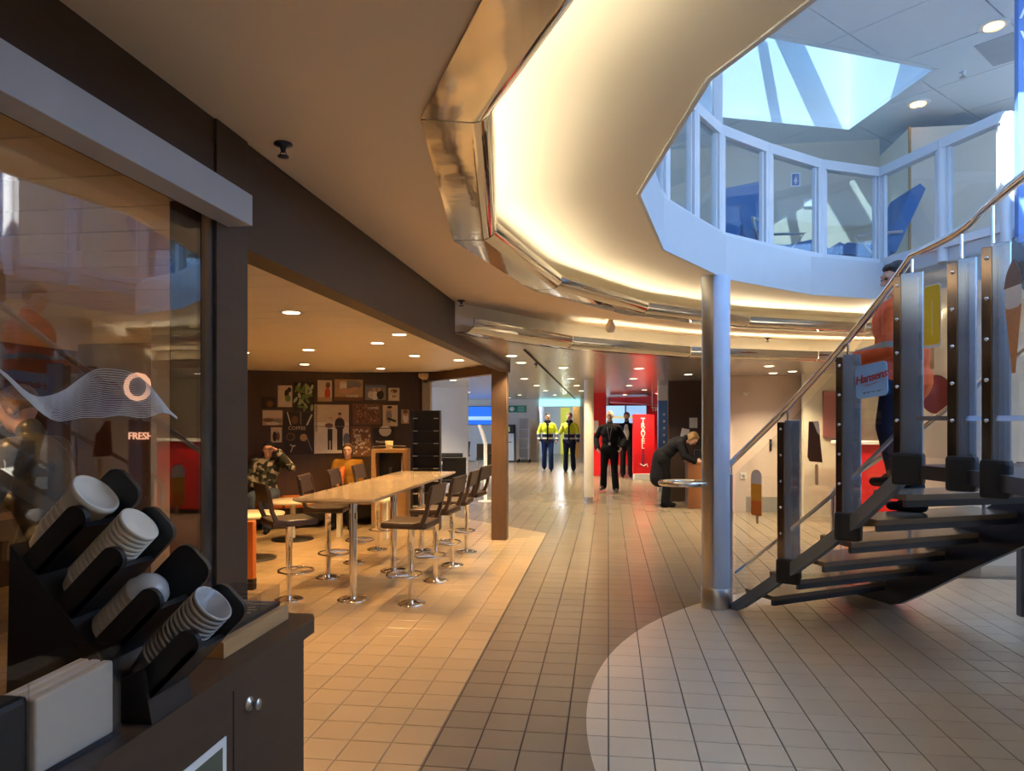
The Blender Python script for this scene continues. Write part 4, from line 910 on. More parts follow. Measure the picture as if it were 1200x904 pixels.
# counter
ct = thing('condiment_counter', 'dark brown counter cabinet in the left foreground', 'cabinet', (0, 0, 0))
MB().prism([(-1.305, -.5), (-.955, -.5), (-.955, 2.27), (-.975, 2.31), (-1.285, 2.31), (-1.285, 2.243), (-1.305, 2.243)], .90, .95).build('worktop', M_BROWN, ct)
MB().bx(-1.30, -1.0, -.4, 2.24, .08, .90).build('body', M_BROWN, ct)
MB().bx(-1.29, -1.05, -.4, 2.2, 0, .08).build('plinth', M_BLACK, ct)
for y0, y1 in ((.0, .9), (.905, 1.80), (1.805, 2.25)):
    d_ = MB().bx(-1.0, -.982, y0, y1, .10, .895, .003).build('door', M_BROWN, ct)
    if y0 > 1.5:
        MB().lathe([(.020, 0), (.020, .004), (.008, .006), (.007, .022), (.015, .024), (.015, .030), (0, .032)], (-.982, 1.885, .815), 16, m=Matrix.Rotation(R(90), 3, 'Y')).build('knob', M_STEEL, d_)
fr_ = thing('counter_sticker', 'pale framed sticker low on the counter door', 'sticker', (-.981, 1.63, .66))
MB().bx(0, .003, -.13, .13, -.14, .12).build('border', M_WHITE, fr_); MB().bx(.003, .004, -.11, .11, -.12, .10).build('field', mat('olive_field', (.10, .11, .07), .6), fr_)
# slanted cup and lid dispenser
dp_ = thing('cup_dispenser', 'black slanted dispenser for cups and lids on the counter', 'dispenser', (-1.16, 1.50, 1.425))
U = Vector((1, 0, 1)).normalized(); V = Vector((1, 0, -1)).normalized(); Wy = Vector((0, 1, 0))
Muvw = Matrix((U, Wy, V)).transposed()           # columns: along tube, along counter, down the steps
def loc(u, w, v): return Muvw @ Vector((u, w, v))
STEP = .123
for i in range(4):
    v0 = STEP*i
    def slab(u0, u1, w0, w1, va, vb, name, rad=.03):
        mb = MB(); pl = []
        for (cu_, cv_, a0) in ((u1-rad, vb-rad, 0), (u0+.004, vb-.004, 90), (u0+.004, va+.004, 180), (u1-rad, va+rad, 270)):
            r_ = rad if cu_ > u0+.01 else .004
            for k in range(6):
                a_ = R(a0+90*k/5); pl.append((cu_+r_*math.cos(a_), cv_+r_*math.sin(a_)))
        n_ = len(pl)
        vs_ = [loc(p[0], w0, p[1]) for p in pl]+[loc(p[0], w1, p[1]) for p in pl]
        mb.add(vs_, [tuple(range(n_)), tuple(range(n_, 2*n_))[::-1]]+[(j, n_+j, n_+(j+1) % n_, (j+1) % n_) for j in range(n_)])
        return mb.build(name, M_BLACK, dp_)
    slab(-.20, .005, -.066, -.052, v0+.010, v0+.066, 'near_wall', .026)
    slab(-.20, .065, .052, .066, v0-.035, v0+.066, 'far_wall')
    MB().add([loc(a_, b_, c_) for a_ in (-.20, -.02) for b_ in (-.066, .066) for c_ in (v0+.054, v0+.066)], [(0, 1, 3, 2), (4, 6, 7, 5), (0, 4, 5, 1), (2, 3, 7, 6), (0, 2, 6, 4), (1, 5, 7, 3)]).build('trough_floor', M_BLACK, dp_)
bd = MB(); poly = [(-.145, -.475), (.20, -.475), (.18, -.36), (.12, -.385), (-.135, -.10)]
bd.add([Vector((x, -.075, z)) for x, z in poly]+[Vector((x, .075, z)) for x, z in poly], [(0, 1, 2, 3, 4), (9, 8, 7, 6, 5)]+[(k, 5+k, 5+(k+1) % 5, (k+1) % 5) for k in range(5)])
bd.build('body', M_BLACK, dp_)
M_CLEAR = glass('clear_plastic_lid', (.86, .86, .86), 1.5, .12, .12); M_TRL = mat('milky_plastic', (.42, .41, .40), .22)
Rtube = U.to_track_quat('Z', 'Y').to_matrix()
O0 = Vector((-1.16, 1.50, 1.425))
def cupobj(name, prof, m, i, u, label, grp, n=28):
    o = MB().lathe(prof, (0, 0, 0), n).build(name, m); o.location = O0+loc(u, 0, STEP*i+.004); o.rotation_euler = Rtube.to_euler(); tag(o, label, 'cup' if 'cup' in name else 'plastic dome', grp); return o
cupP = [(.030, 0), (.046, .085), (.049, .088), (.049, .094), (.045, .094), (.040, .08), (.0, .075)]
ORD = ['first', 'second', 'third', 'fourth', 'fifth', 'sixth', 'seventh', 'eighth', 'ninth', 'tenth', 'eleventh', 'twelfth', 'thirteenth', 'fourteenth', 'fifteenth']
for k in range(6): cupobj('paper_cup', [(r_*.98, z) for r_, z in cupP], M_CREAMP, 0, -.20+.018*k, ORD[5-k]+' cream paper cup from the open end of the topmost dispenser slot', 'cream cups in the top slot')
bigP = [(.040, 0), (.052, .085), (.056, .088), (.056, .10), (.050, .102), (.048, .094), (.0, .094)]
cupobj('paper_cup', bigP, M_CREAMP, 0, -.085, 'wide cream cup with flat white lid on the topmost stack', 'cream cups in the top slot')
for k in range(15): cupobj('paper_cup', [(.030, 0), (.044, .05), (.047, .052), (.047, .058), (.042, .058), (.0, .05)], M_CREAMP, 1, -.19+.0125*k, ORD[14-k]+' cream paper cup from the open end of the second dispenser slot', 'cream cups in the second slot')
for k in range(9): cupobj('plastic_dome', [(.049, 0), (.049, .006), (.046, .008), (.040, .030), (.026, .045), (.012, .05), (0, .05)], M_TRL, 2, -.19+.016*k, ORD[8-k]+' clear plastic dome from the open end of the third dispenser slot', 'clear dome lids')
for k in range(14): cupobj('clear_cup', [(.032, 0), (.044, .06), (.048, .062), (.048, .067), (.043, .067), (.031, .004), (0, .004)], M_TRL, 3, -.19+.013*k, ORD[13-k]+' clear plastic cup from the open end of the lowest dispenser slot', 'clear cups in the lowest slot')
# napkin holder
nh = thing('napkin_holder', 'clear acrylic napkin holder at the counter edge', 'napkin holder', (-1.06, 1.26, .95), R(-4))
for x0, x1, y0, y1, z0, z1 in ((-.055, -.05, -.10, .12, 0, .185), (.05, .055, -.10, .12, 0, .185), (-.05, .05, -.10, -.095, 0, .185), (-.05, .05, .115, .12, 0, .185), (-.055, .055, -.10, .12, 0, .005)):
    MB().bx(x0, x1, y0, y1, z0, z1).build('acrylic_side', M_ACR, nh)
for k in range(3):
    pr = [(-.08, .006), (.112, .006), (.112, .155), (-.08, .145)]
    o = MB().prism(pr, -.012, .012, Matrix.Translation((.034-.028*k, 0, 0)) @ Matrix.Rotation(R(90), 4, 'Z') @ Matrix.Rotation(R(90), 4, 'X')).build('napkin_stack', M_PAPER, None)
    o.location = (-1.06, 1.26, .95); o.rotation_euler = (0, 0, R(-4)); md = o.modifiers.new('b', 'BEVEL'); md.width = .006; md.segments = 3
    tag(o, ['front folded beige napkin bundle in the acrylic holder', 'middle folded beige napkin bundle in the acrylic holder', 'rear folded beige napkin bundle in the acrylic holder'][k], 'napkins', 'napkin bundles')
tag(MB().box((-1.14, 1.08, 1.03), (.24, .17, .16), None, .012).build('black_box', M_BLACK), 'plain black box at the left end of the counter', 'box')
# stirrer tray
tr = thing('stirrer_tray', 'light wood tray with acrylic divisions on the counter end', 'tray', (-1.115, 2.04, .95))
MB().bx(-.11, .085, -.20, .20, 0, .045, .002).build('wood_base', M_WOODL, tr)
MB().bx(-.10, .06, -.19, .19, .045, .058).build('insert', M_BLACK, tr)
for y in (-.19, -.06, .06, .187): MB().bx(-.10, .06, y, y+.003, .058, .115).build('divider', M_ACR, tr)
for x in (-.10, .057): MB().bx(x, x+.003, -.19, .19, .058, .115).build('acrylic_side', M_ACR, tr)
rg_ = random.Random(4)
for k in range(14):
    y = -.15+.022*k; o = MB().box((0, 0, 0), (.15, .006, .0015)).build('wooden_stirrer', mat('birch', (.62, .48, .30), .7)); o.location = (-1.14+rg_.uniform(-.01, .01), 2.04+y, 1.018+.004*(k % 3)); o.rotation_euler = (0, rg_.uniform(-.08, .08), rg_.uniform(-.1, .1))
    tag(o, 'flat wooden stirrer lying in the tray', 'stirrer', 'wooden stirrers in the tray')
# ============================================================ CORRIDOR AND FAR THINGS
tl = thing('steel_trolley', 'tall steel shelf trolley against the far white wall', 'trolley', (-3.1, 26.6, 0))
for sx in (-.2, .2):
    for sy in (-.25, .25):
        MB().bx(sx-.02, sx+.02, sy-.02, sy+.02, .1, 1.62).build('upright', M_STEEL, tl); MB().lathe([(.0, -.03), (.05, -.03), (.05, .03), (0, .03)], (sx, sy, .05), 12, m=Matrix.Rotation(R(90), 3, 'Y')).build('castor', M_BLACK, tl)
for z in (.14, .5, .85, 1.2, 1.6): MB().bx(-.2, .2, -.25, .25, z, z+.02).build('shelf', M_STEEL, tl)
MB().bx(-.2, .2, .24, .25, .14, 1.6).build('back_sheet', M_GREYW, tl)
vm = thing('self_service_unit', 'pale blue service unit with a dark screen beside the trolley', 'machine', (-3.75, 26.9, 0))
MB().bx(-.28, .28, -.3, .3, .05, 1.05, .01).build('body', mat('pale_blue_unit', (.42, .52, .66), .4), vm); MB().bx(-.26, .26, -.2, .3, 1.05, 1.38, .01).build('screen_hood', M_BLACK, vm); MB().bx(-.12, .12, -.215, -.2, 1.12, 1.3).build('screen', emat('olive_screen', (.25, .35, .12), .5), vm)
MB().bx(-.2, .2, -.31, -.3, .72, .75).build('slot', M_BLACK, vm); MB().bx(-.28, .28, -.28, .28, 0, .05).build('plinth', M_BLACK, vm)
es = thing('exit_sign', 'green and white safety sign on the far white wall', 'sign', (-3.42, 27.28, 1.97))
MB().bx(-.34, .34, -.02, 0, -.13, .13).build('sign_plate', mat('safety_green', (.0, .25, .14), .4), es)
MB().lathe([(.04, 0), (.085, 0), (.085, .004), (.04, .004)], (-.2, -.022, 0), 20, m=Matrix.Rotation(R(90), 3, 'X')).build('symbol_ring', M_WHITE, es)
for z in (.07, .0, -.07): MB().bx(.02, .28, -.024, -.02, z-.018, z+.018).build('symbol_bar', mat('pale_green_print', (.35, .62, .5), .5), es)
tv = thing('wall_screen', 'wide blue screen on the far lounge wall', 'screen', (-4.62, 27.27, 1.72))
MB().bx(-.75, .75, -.05, 0, -.36, .36).build('bezel', M_BLACK, tv); MB().bx(-.73, .73, -.055, -.05, -.03, .34).build('picture', emat('screen_blue', (.02, .16, .75), .6), tv)
MB().bx(-.73, .73, -.055, -.05, -.34, -.17).build('picture', emat('screen_blue', (.02, .16, .75), .6), tv); MB().bx(-.73, .73, -.055, -.05, -.17, -.03).build('picture', emat('screen_pale', (.45, .72, .9), .45), tv)
# lounge chairs
def make_chair():
    t_ = thing('lounge_chair', 'x', 'chair')
    MB().box((0, 0, .44), (.46, .44, .05), None, .012).build('seat', M_BLACK, t_)
    MB().box((0, -.21, .68), (.44, .035, .42), Matrix.Rotation(R(9), 3, 'X'), .012).build('backrest', M_BLACK, t_)
    for sx in (-.2, .2):
        for sy in (-.18, .18): MB().tube([(sx, sy, 0), (sx*.95, sy*.95, .42)], .011, 8).build('leg', M_CHROME, t_)
    return t_
ch0 = make_chair(); fst = True
for x, y, rz, lab in ((-2.88, 13.35, 15, 'black lounge chair nearest behind the farthest bar stools'), (-3.25, 15.0, 8, 'black lounge chair with its back to the viewer by the partition'), (-2.60, 15.0, 70, 'black lounge chair turned sideways near the wooden post'), (-3.75, 14.4, -100, 'black lounge chair facing a table behind the black rack'), (-3.55, 20.6, 12, 'black lounge chair in front of the blue screen'), (-4.6, 22.3, 160, 'black lounge chair farthest in the lounge')):
    o = ch0 if fst else copy_tree(ch0); fst = False; o.location = (x, y, 0); o.rotation_euler = (0, 0, R(rz)); tag(o, lab, 'chair', 'black lounge chairs')
for x, y, lab in ((-3.15, 14.15, 'white lounge table among the nearer black chairs'), (-3.5, 21.4, 'white lounge table in front of the blue screen')):
    t_ = thing('lounge_table', lab, 'table', (x, y, 0), 0, 'lounge tables'); MB().bx(-.32, .32, -.32, .32, .70, .73, .008).build('table_top', M_WHITE, t_); MB().lathe([(.22, 0), (.22, .015), (.04, .03), (.035, .70)], n=20).build('pedestal', M_STEEL, t_)
ip = thing('info_stand', 'slim white stand with a tilted plate left of the wooden post', 'stand', (-2.36, 13.85, 0), R(20))
MB().lathe([(.15, 0), (.15, .012), (.035, .02), (.035, 1.15)], n=16).build('pole', M_WHITE, ip); MB().box((-.06, 0, 1.3), (.03, .22, .38), Matrix.Rotation(R(-18), 3, 'Y')).build('plate', M_WHITE, ip)
# beyond the doorway
tag(MB().bx(-2.15, -1.72, 32.85, 32.98, 0, 2.1).build('yellow_door_leaf', emat('glowing_yellow', (.75, .72, .06), .2)), 'yellow panel with added glow beyond the far doorway', 'panel')  # door leaf is no lamp; its glow is put into the material
tag(MB().bx(-1.45, -.95, 30.0, 30.08, 0, 2.2).build('orange_door_leaf', mat('orange_wood', (.55, .26, .05), .5)), 'orange wooden door leaf beyond the far doorway', 'door')
light('POINT', 'passage_lamp', (-1.8, 30, 2.1), 60, (.8, .9, 1), None, shadow_soft_size=.2)
# red shop
struct(MB().bx(-.44, -.06, 20.6, 20.75, 0, 2.33).build('wall_shop_red', M_RED), 'red shop front wall beside the slim column')
tag(MB().bx(-.40, -.28, 20.58, 20.6, 1.2, 1.55, .01).build('white_notice', M_WHITE), 'white notice on the red shop wall', 'notice')
struct(MB().bx(.0, 4.5, 25.4, 25.5, 0, 2.33).build('wall_shop_back', M_RED), 'red back wall of the shop')
for k, (x, c, lab) in enumerate(((.22, (.45, .75, 1.0), 'glowing pale blue screen on the left of the shop back wall'), (.95, (.35, .6, .95), 'glowing blue screen on the right of the shop back wall'))):
    t_ = thing('shop_screen', lab, 'screen', (x, 25.38, 1.75), 0, 'shop screens'); MB().bx(-.36, .36, -.04, 0, -.32, .32).build('frame', M_BLACK, t_); MB().bx(-.34, .34, -.05, -.04, -.30, .30).build('picture', emat('screen_'+str(k), c, .6), t_); MB().bx(-.34, .34, -.052, -.05, -.14, -.06).build('picture_band', emat('screen_band', (.8, .7, .3), .5), t_)
cnp = thing('shop_canopy', 'red slanted canopy over the shop counter', 'canopy', (0, 0, 0))
MB().hexa([(.05, 21.5, 2.10), (2.2, 20.6, 1.95), (2.2, 22.5, 1.95), (.05, 23.2, 2.10)], [(.05, 21.5, 2.20), (2.2, 20.6, 2.28), (2.2, 22.5, 2.28), (.05, 23.2, 2.20)]).build('canopy_body', M_RED, cnp)
hs2 = thing('hanging_shop_sign', 'white hanging shop lettering above the red banner', 'sign', (1.45, 20.4, 1.86))
text('lettering', 'TRAVEL', .16, M_WHITE, hs2, (0, 0, 0), (R(90), 0, 0), .01, bold=.004)
for x in (-.25, .25): MB().tube([(x, 0, .05), (x, 0, .47)], .012, 6).build('hanger', M_WHITE, hs2)
bnr = thing('red_banner_stand', 'tall red banner stand with white vertical lettering', 'banner', (.91, 19.35, 0), R(8))
MB().bx(-.28, .28, -.06, .06, .16, 1.72, .006).build('banner_body', M_RED, bnr); MB().bx(-.26, .26, -.10, .10, 0, .16, .006).build('base', M_WHITE, bnr)
for k, chh in enumerate('TRAVEL'): text('letter', chh, .185, M_WHITE, bnr, (-.02, -.062, 1.55-.135*k), (R(90), 0, 0), .003, bold=.002)
for k, chh in enumerate('SHOP'): text('letter', chh, .12, mat('dark_purple', (.10, .02, .08), .5), bnr, (-.02, -.062, .74-.10*k), (R(90), 0, 0), .003, bold=.004)
MB().tube([(-.10, -.064, .42), (0, -.064, .36), (.08, -.064, .42), (.10, -.064, .34)], .014, 6).build('emblem', M_WHITE, bnr)
sc_ = thing('shop_counter', 'pale shop counter beside the red banner', 'counter', (.45, 21.2, 0)); MB().bx(-.4, .4, -.25, .25, .88, .93).build('counter_top', mat('lilac_top', (.5, .35, .5), .3), sc_)
for sx in (-.37, .37): MB().bx(sx-.02, sx+.02, -.22, .22, 0, .88).build('leg', M_STEEL, sc_)
bcx = thing('blue_info_column', 'blue column with white top and small vertical marks', 'column', (1.30, 16.25, 0))
MB().bx(-.22, -.02, -.12, .12, .12, 2.0).build('blue_body', M_BLUEP, bcx); MB().bx(-.22, .30, -.12, .12, 2.0, 2.33).build('white_top', M_WHITE, bcx); MB().bx(-.22, -.02, -.13, .13, 0, .12).build('white_foot', M_WHITE, bcx)
MB().bx(-.02, .30, -.10, .12, 0, 2.0).build('grey_panel', mat('grey_panel', (.20, .21, .24), .4), bcx); 
for k in range(6): MB().bx(-.115, -.075, -.124, -.12, 1.72-.15*k-.05, 1.72-.15*k).build('mark', M_WHITE, bcx)
ds = thing('reception_desk', 'orange brown desk the bending woman leans over', 'desk', (1.60, 13.5, 0)); MB().bx(-.19, .30, -.25, .25, 0, .80, .006).build('body', mat('orange_brown_wood', (.30, .12, .04), .45, var=.2), ds); MB().bx(-.21, .32, -.27, .27, .80, .83, .004).build('top', mat('orange_brown_wood', (.30, .12, .04)), ds)
tag(MB().bx(1.55, 1.70, 14.32, 14.35, 1.42, 1.62).build('wall_notice', M_WHITE), 'upper pale notice on the dark recess wall', 'notice', 'recess notices'); tag(MB().box((1.46, 14.33, 1.30), (.15, .01, .22), Matrix.Rotation(R(12), 3, 'Y')).build('wall_notice', M_WHITE), 'lower tilted pale notice on the dark recess wall', 'notice', 'recess notices')
tag(MB().box((1.66, 13.62, .93), (.2, .12, .2), None, .01).build('desk_unit', M_BLACK), 'small black device standing on the orange brown desk', 'device')
wcm = thing('wall_camera', 'small wall camera on the beige alcove wall', 'camera', (2.32, 12.9, 2.05)); MB().bx(-.02, .02, -.05, 0, -.02, .02).build('bracket', M_GREYW, wcm); MB().box((0, -.09, -.02), (.06, .14, .06), Matrix.Rotation(R(15), 3, 'X'), .01).build('body', M_WHITE, wcm)
wso = thing('wall_socket', 'white round socket on the beige alcove wall', 'socket', (2.30, 12.89, .62)); MB().bx(-.05, .05, -.012, .008, -.05, .05, .004).build('plate', M_WHITE, wso); MB().lathe([(.03, 0), (.03, .003), (0, .003)], (0, -.012, 0), 16, m=Matrix.Rotation(R(90), 3, 'X')).build('ring', M_GREYW, wso)
wlk = thing('door_latch', 'black door latch on the beige alcove wall', 'latch', (2.75, 12.89, 1.15)); MB().bx(-.02, .02, -.012, .01, -.10, .10).build('plate', M_BLACK, wlk); MB().bx(.0, .12, -.05, -.035, .03, .05).bx(.0, .02, -.05, .0, .03, .05).build('lever', M_STEEL, wlk)
rb = thing('red_booth', 'red low booth counter seen through the stairs', 'counter', (4.6, 11.6, 0)); MB().bx(-1.1, 1.4, -.25, .25, .08, 1.22, .01).build('front', M_RED, rb); MB().bx(-1.15, 1.45, -.3, .3, 1.22, 1.26).build('top', M_WHITE, rb); MB().bx(-1.1, 1.4, -.2, .2, 0, .08).build('plinth', M_BLACK, rb)
tag(MB().bx(3.45, 3.95, 12.30, 12.35, 1.3, 2.05).build('purple_board', mat('dull_purple_red', (.28, .10, .09), .5)), 'dull red board on the cream wall behind the stairs', 'board')
# ============================================================ PEOPLE
def vlerp(a, b, t): return Vector(a).lerp(Vector(b), t)
def bake(o, vox, smooth=6):
    md = o.modifiers.new('remesh', 'REMESH'); md.mode = 'VOXEL'; md.voxel_size = vox; md.use_smooth_shade = True
    m2 = o.modifiers.new('smooth', 'SMOOTH'); m2.iterations = smooth; m2.factor = .5
def zone_mat(name, stops, rough=.7, axis=2):
    # cloth with horizontal colour zones: stops = [(z_upper, colour)] from low to high, in object space
    m = bpy.data.materials.new(name); m.use_nodes = True; nt = m.node_tree; b = nt.nodes['Principled BSDF']; b.inputs['Roughness'].default_value = rough
    tc = nd(nt, 'ShaderNodeTexCoord'); sp = nd(nt, 'ShaderNodeSeparateXYZ'); nt.links.new(tc.outputs['Object'], sp.inputs[0]); prev = None
    for z, c in stops:
        if prev is None: prev = nd(nt, 'ShaderNodeRGB'); prev.outputs[0].default_value = (*c, 1); prev = prev.outputs[0]; zz = z; continue
        g = nd(nt, 'ShaderNodeMath', operation='GREATER_THAN'); nt.links.new(sp.outputs[axis], g.inputs[0]); g.inputs[1].default_value = zz
        mx = nd(nt, 'ShaderNodeMix', data_type='RGBA'); nt.links.new(g.outputs[0], mx.inputs[0]); nt.links.new(prev, mx.inputs[6]); mx.inputs[7].default_value = (*c, 1); prev = mx.outputs[2]; zz = z
    n = nd(nt, 'ShaderNodeTexNoise'); n.inputs['Scale'].default_value = 9; bp_ = nd(nt, 'ShaderNodeBump'); bp_.inputs['Strength'].default_value = .5; bp_.inputs['Distance'].default_value = .02
    nt.links.new(n.outputs['Fac'], bp_.inputs['Height']); nt.links.new(bp_.outputs[0], b.inputs['Normal']); nt.links.new(prev, b.inputs['Base Color']); MATS[name] = m; return m
def STAND():
    return dict(pelvis=(0, 0, .96), chest=(0, 0, 1.30), neck=(0, .01, 1.50), head=(0, -.02, 1.665), hr=(0, 0, 0),
                sh=((.178, .01, 1.395), (-.178, .01, 1.395)), el=((.235, .03, 1.14), (-.235, .03, 1.14)), wr=((.24, -.05, .89), (-.24, -.05, .89)),
                hip=((.095, 0, .92), (-.095, 0, .92)), kn=((.10, -.02, .50), (-.10, -.02, .50)), an=((.105, .03, .09), (-.105, .03, .09)), toe=((.02, -1, 0), (-.02, -1, 0)), hand=(None, None))
def person(label, loc_, rz, J, jacket, trousers, shoes, hair, skin=M_SKIN, vox=.012, height=1.78, shirt=None, hairlen=0., coat=0., beard=None, girth=1.0, extras=None, bulk=0.):
    P = thing('person', label, 'person', loc_, rz); s = height/1.78
    V_ = lambda p: Vector(p)*s
    pel, che, nec, hea = V_(J['pelvis']), V_(J['chest']), V_(J['neck']), V_(J['head'])
    ax = (nec-pel).normalized(); sx = (V_(J['sh'][0])-V_(J['sh'][1])).normalized(); fw = sx.cross(ax).normalized(); sx = ax.cross(fw) if ax.cross(fw).dot(sx) > 0 else -ax.cross(fw)
    Mt = Matrix((sx, fw, ax)).transposed(); Hm = Euler([R(a_) for a_ in J['hr']]).to_matrix(); g = girth
    def torso(mb, inf, zlo=0.):
        w = pel+(che-pel)*.5
        mb.ell(pel, ((.165+inf)*g*s, (.115+inf)*g*s, (.13+inf)*s), Mt); mb.ell(w, ((.148+inf)*g*s, (.105+inf)*g*s, (.15+inf)*s), Mt)
        mb.ell(che, ((.17+inf)*g*s, (.115+inf)*g*s, (.17+inf)*s), Mt); mb.ell(che+(nec-che)*.45, ((.115+inf)*s, (.085+inf)*s, (.095+inf)*s), Mt)
        for k in (0, 1): mb.cap(che+(nec-che)*.60, V_(J['sh'][k]), (.058+inf)*s, (.052+inf*.8)*s)
    def arms(mb, inf, cut=1.0, cuff=0.):
        for k in (0, 1):
            a_, b_, c_ = V_(J['sh'][k]), V_(J['el'][k]), V_(J['wr'][k])
            mb.cap(a_, b_, (.052+inf)*s, (.042+inf)*s); mb.cap(b_, vlerp(b_, c_, cut), (.042+inf)*s, (.029+inf+cuff)*s)
    def legs(mb, inf, cut=1.0, straight=0.):
        for k in (0, 1):
            a_, b_, c_ = V_(J['hip'][k]), V_(J['kn'][k]), V_(J['an'][k])
            mb.cap(a_, b_, (.088+inf)*g*s, (.056+inf)*s); mb.cap(b_, vlerp(b_, c_, cut), (.056+inf)*s, (.038+inf+straight)*s)
        mb.cap(V_(J['hip'][0]), V_(J['hip'][1]), (.10+inf)*g*s, (.10+inf)*g*s)
    bm_ = MB(); torso(bm_, 0); arms(bm_, 0); legs(bm_, 0)
    bm_.cap(nec-ax*.03*s, hea-Hm @ Vector((0, -.005, .06))*s, .056*s, .052*s)
    def H(v): return hea+(Hm @ Vector(v))*s
    bm_.ell(H((0, .012, .015)), (.076*s, .095*s, .102*s), Hm); bm_.ell(H((0, -.022, -.045)), (.058*s, .066*s, .070*s), Hm); bm_.ell(H((0, -.055, -.092)), (.026*s, .024*s, .020*s), Hm)
    bm_.cap(H((0, -.083, .012)), H((0, -.108, -.022)), .010*s, .014*s); bm_.cap(H((.04, -.082, .032)), H((-.04, -.082, .032)), .012*s, .012*s)
    for k in (-1, 1): bm_.ell(H((.077*k, .015, -.005)), (.012*s, .020*s, .032*s), Hm); bm_.ell(H((.042*k, -.062, -.02)), (.022*s, .02*s, .02*s), Hm)
    for k in (0, 1):
        w = V_(J['wr'][k]); e = V_(J['el'][k]); u = (w-e).normalized(); hd = J['hand'][k]
        if hd: u = Vector(hd).normalized()
        inn = (Vector((0, 0, 1)).cross(u)); inn = Vector((-1 if k == 0 else 1, 0, 0)) if inn.length < .2 else (Vector((-1 if k == 0 else 1, -.3, 0)))
        inn = (inn-u*inn.dot(u)).normalized(); sd = u.cross(inn).normalized()
        if sd.dot(Vector((0, -1, .3))) < 0: sd = -sd
        c_ = w+u*.05*s; bm_.cap(w, c_, .027*s, .030*s)
        for q_ in (-.024, -.008, .008, .024): bm_.cap(w+u*.035*s+sd*q_*.6*s, w+u*.09*s+sd*q_*s, .015*s, .0125*s)
        for q_, L_ in ((.030, .07), (.010, .08), (-.010, .075), (-.030, .058)):
            a_ = w+u*.092*s+sd*q_*s; b_ = a_+(u*.85+inn*.35).normalized()*L_*.5*s; d_ = b_+(u*.35+inn*.8).normalized()*L_*.5*s
            bm_.cap(a_, b_, .0105*s, .0100*s, 8); bm_.cap(b_, d_, .0100*s, .0088*s, 8)
        a_ = w+u*.03*s+sd*.026*s; b_ = a_+(u*.6+sd*.7+inn*.25).normalized()*.042*s; bm_.cap(a_, b_, .014*s, .0115*s, 8); bm_.cap(b_, b_+(u*.8+inn*.4).normalized()*.03*s, .0115*s, .0095*s, 8)
    for k in (0, 1):
        an = V_(J['an'][k]); t_ = Vector(J['toe'][k]).normalized(); bm_.cap(an-Vector((0, 0, .04))*s, an+t_*.12*s-Vector((0, 0, .05))*s, .034*s, .03*s)
    body = bm_.build('body', skin, P); bake(body, vox)
    ey = MB(); 
    for k in (-1, 1): MB().ell(H((.031*k, -.0835, .010)), (.013*s, .009*s, .008*s), Hm, 8, 6).build('eye', mat('eye_dark', (.03, .025, .02), .3), P)
    MB().ell(H((0, -.088, -.055)), (.024*s, .008*s, .007*s), Hm, 10, 6).build('lips', mat('lip', (.42, .17, .14), .5), P)
    if hair:
        hb_ = MB(); hb_.ell(H((0, .028, .038)), (.086*s, .094*s, .090*s), Hm)
        hb_.ell(H((0, -.030, .082)), (.060*s, .045*s, .032*s), Hm)
        for k in (-1, 1): hb_.ell(H((.066*k, .02, .02)), (.022*s, .045*s, .06*s), Hm)
        if hairlen > 0:
            hb_.cap(H((0, .06, 0)), H((0, .07, -.05-hairlen)), .075*s, .05*s)
            for k in (-1, 1): hb_.cap(H((.07*k, .02, .03)), H((.072*k, .02, -.04-hairlen*.8)), .03*s, .022*s)
        o = hb_.build('hair', hair, P); bake(o, vox, 3)
    if beard:
        o = MB().ell(H((0, -.05, -.078)), (.048*s, .05*s, .042*s), Hm).build('beard', beard, P)
    if trousers:
        tb = MB(); legs(tb, .018, .98, .022); tb.ell(pel-ax*.02*s, (.172*g*s, .125*g*s, .14*s), Mt); o = tb.build('trousers', trousers, P); bake(o, vox, 4)
    if shirt:
        o = MB(); torso(o, .010); o = o.build('shirt', shirt, P); bake(o, vox, 4)
    if jacket:
        jb = MB(); torso(jb, .028); arms(jb, .022, .95, .010); jb.cap(nec-ax*.02*s, nec+ax*.035*s, .068*s, .066*s)
        if bulk > 0:
            jb.ell(che+ax*.03*s+fw*0, (.235*s, (bulk+.02)*s, .21*s), Mt); jb.ell(pel+(che-pel)*.45, (.23*s, (bulk+.015)*s, .26*s), Mt); jb.ell(pel-ax*.02*s, (.215*s, (bulk+.02)*s, .20*s), Mt)
        if coat > 0:
            dn = -ax if J.get('coatdir') is None else Vector(J['coatdir'])
            jb.cap(pel, pel+dn*coat*s, .175*g*s, .185*g*s)
        o = jb.build('jacket', jacket, P); bake(o, vox, 4)
    for k in (0, 1):
        sb = MB(); an = V_(J['an'][k]); t_ = Vector(J['toe'][k]).normalized(); hl = an-t_*.045*s-Vector((0, 0, .052))*s; to = an+t_*.165*s-Vector((0, 0, .058))*s
        sb.cap(hl, to, .040*s, .034*s); sb.cap(an-t_*.01*s, an+t_*.08*s-Vector((0, 0, .03))*s, .046*s, .036*s)
        sb = sb.build('shoe', shoes, P); bake(sb, vox, 3)
    if extras: extras(P, H, V_, s)
    return P
def cloth(n, c, var=.15): return mat('cloth_'+n, c, .9, var=var, scale=9, bump=.4, bscale=14, spec=.15)
cBLK, cNAVY, cDGREY = cloth('black', (.011, .011, .013)), cloth('navy', (.012, .016, .035)), cloth('charcoal', (.016, .016, .020))
hBR, hDK, hGY, hBL = mat('hair_brown', (.09, .045, .02), .6, bump=.6, bscale=120), mat('hair_black', (.012, .010, .010), .5, bump=.6, bscale=120), mat('hair_grey', (.22, .19, .16), .6, bump=.6, bscale=120), mat('hair_blond', (.30, .18, .08), .6, var=.35, scale=40, bump=.8, bscale=90)
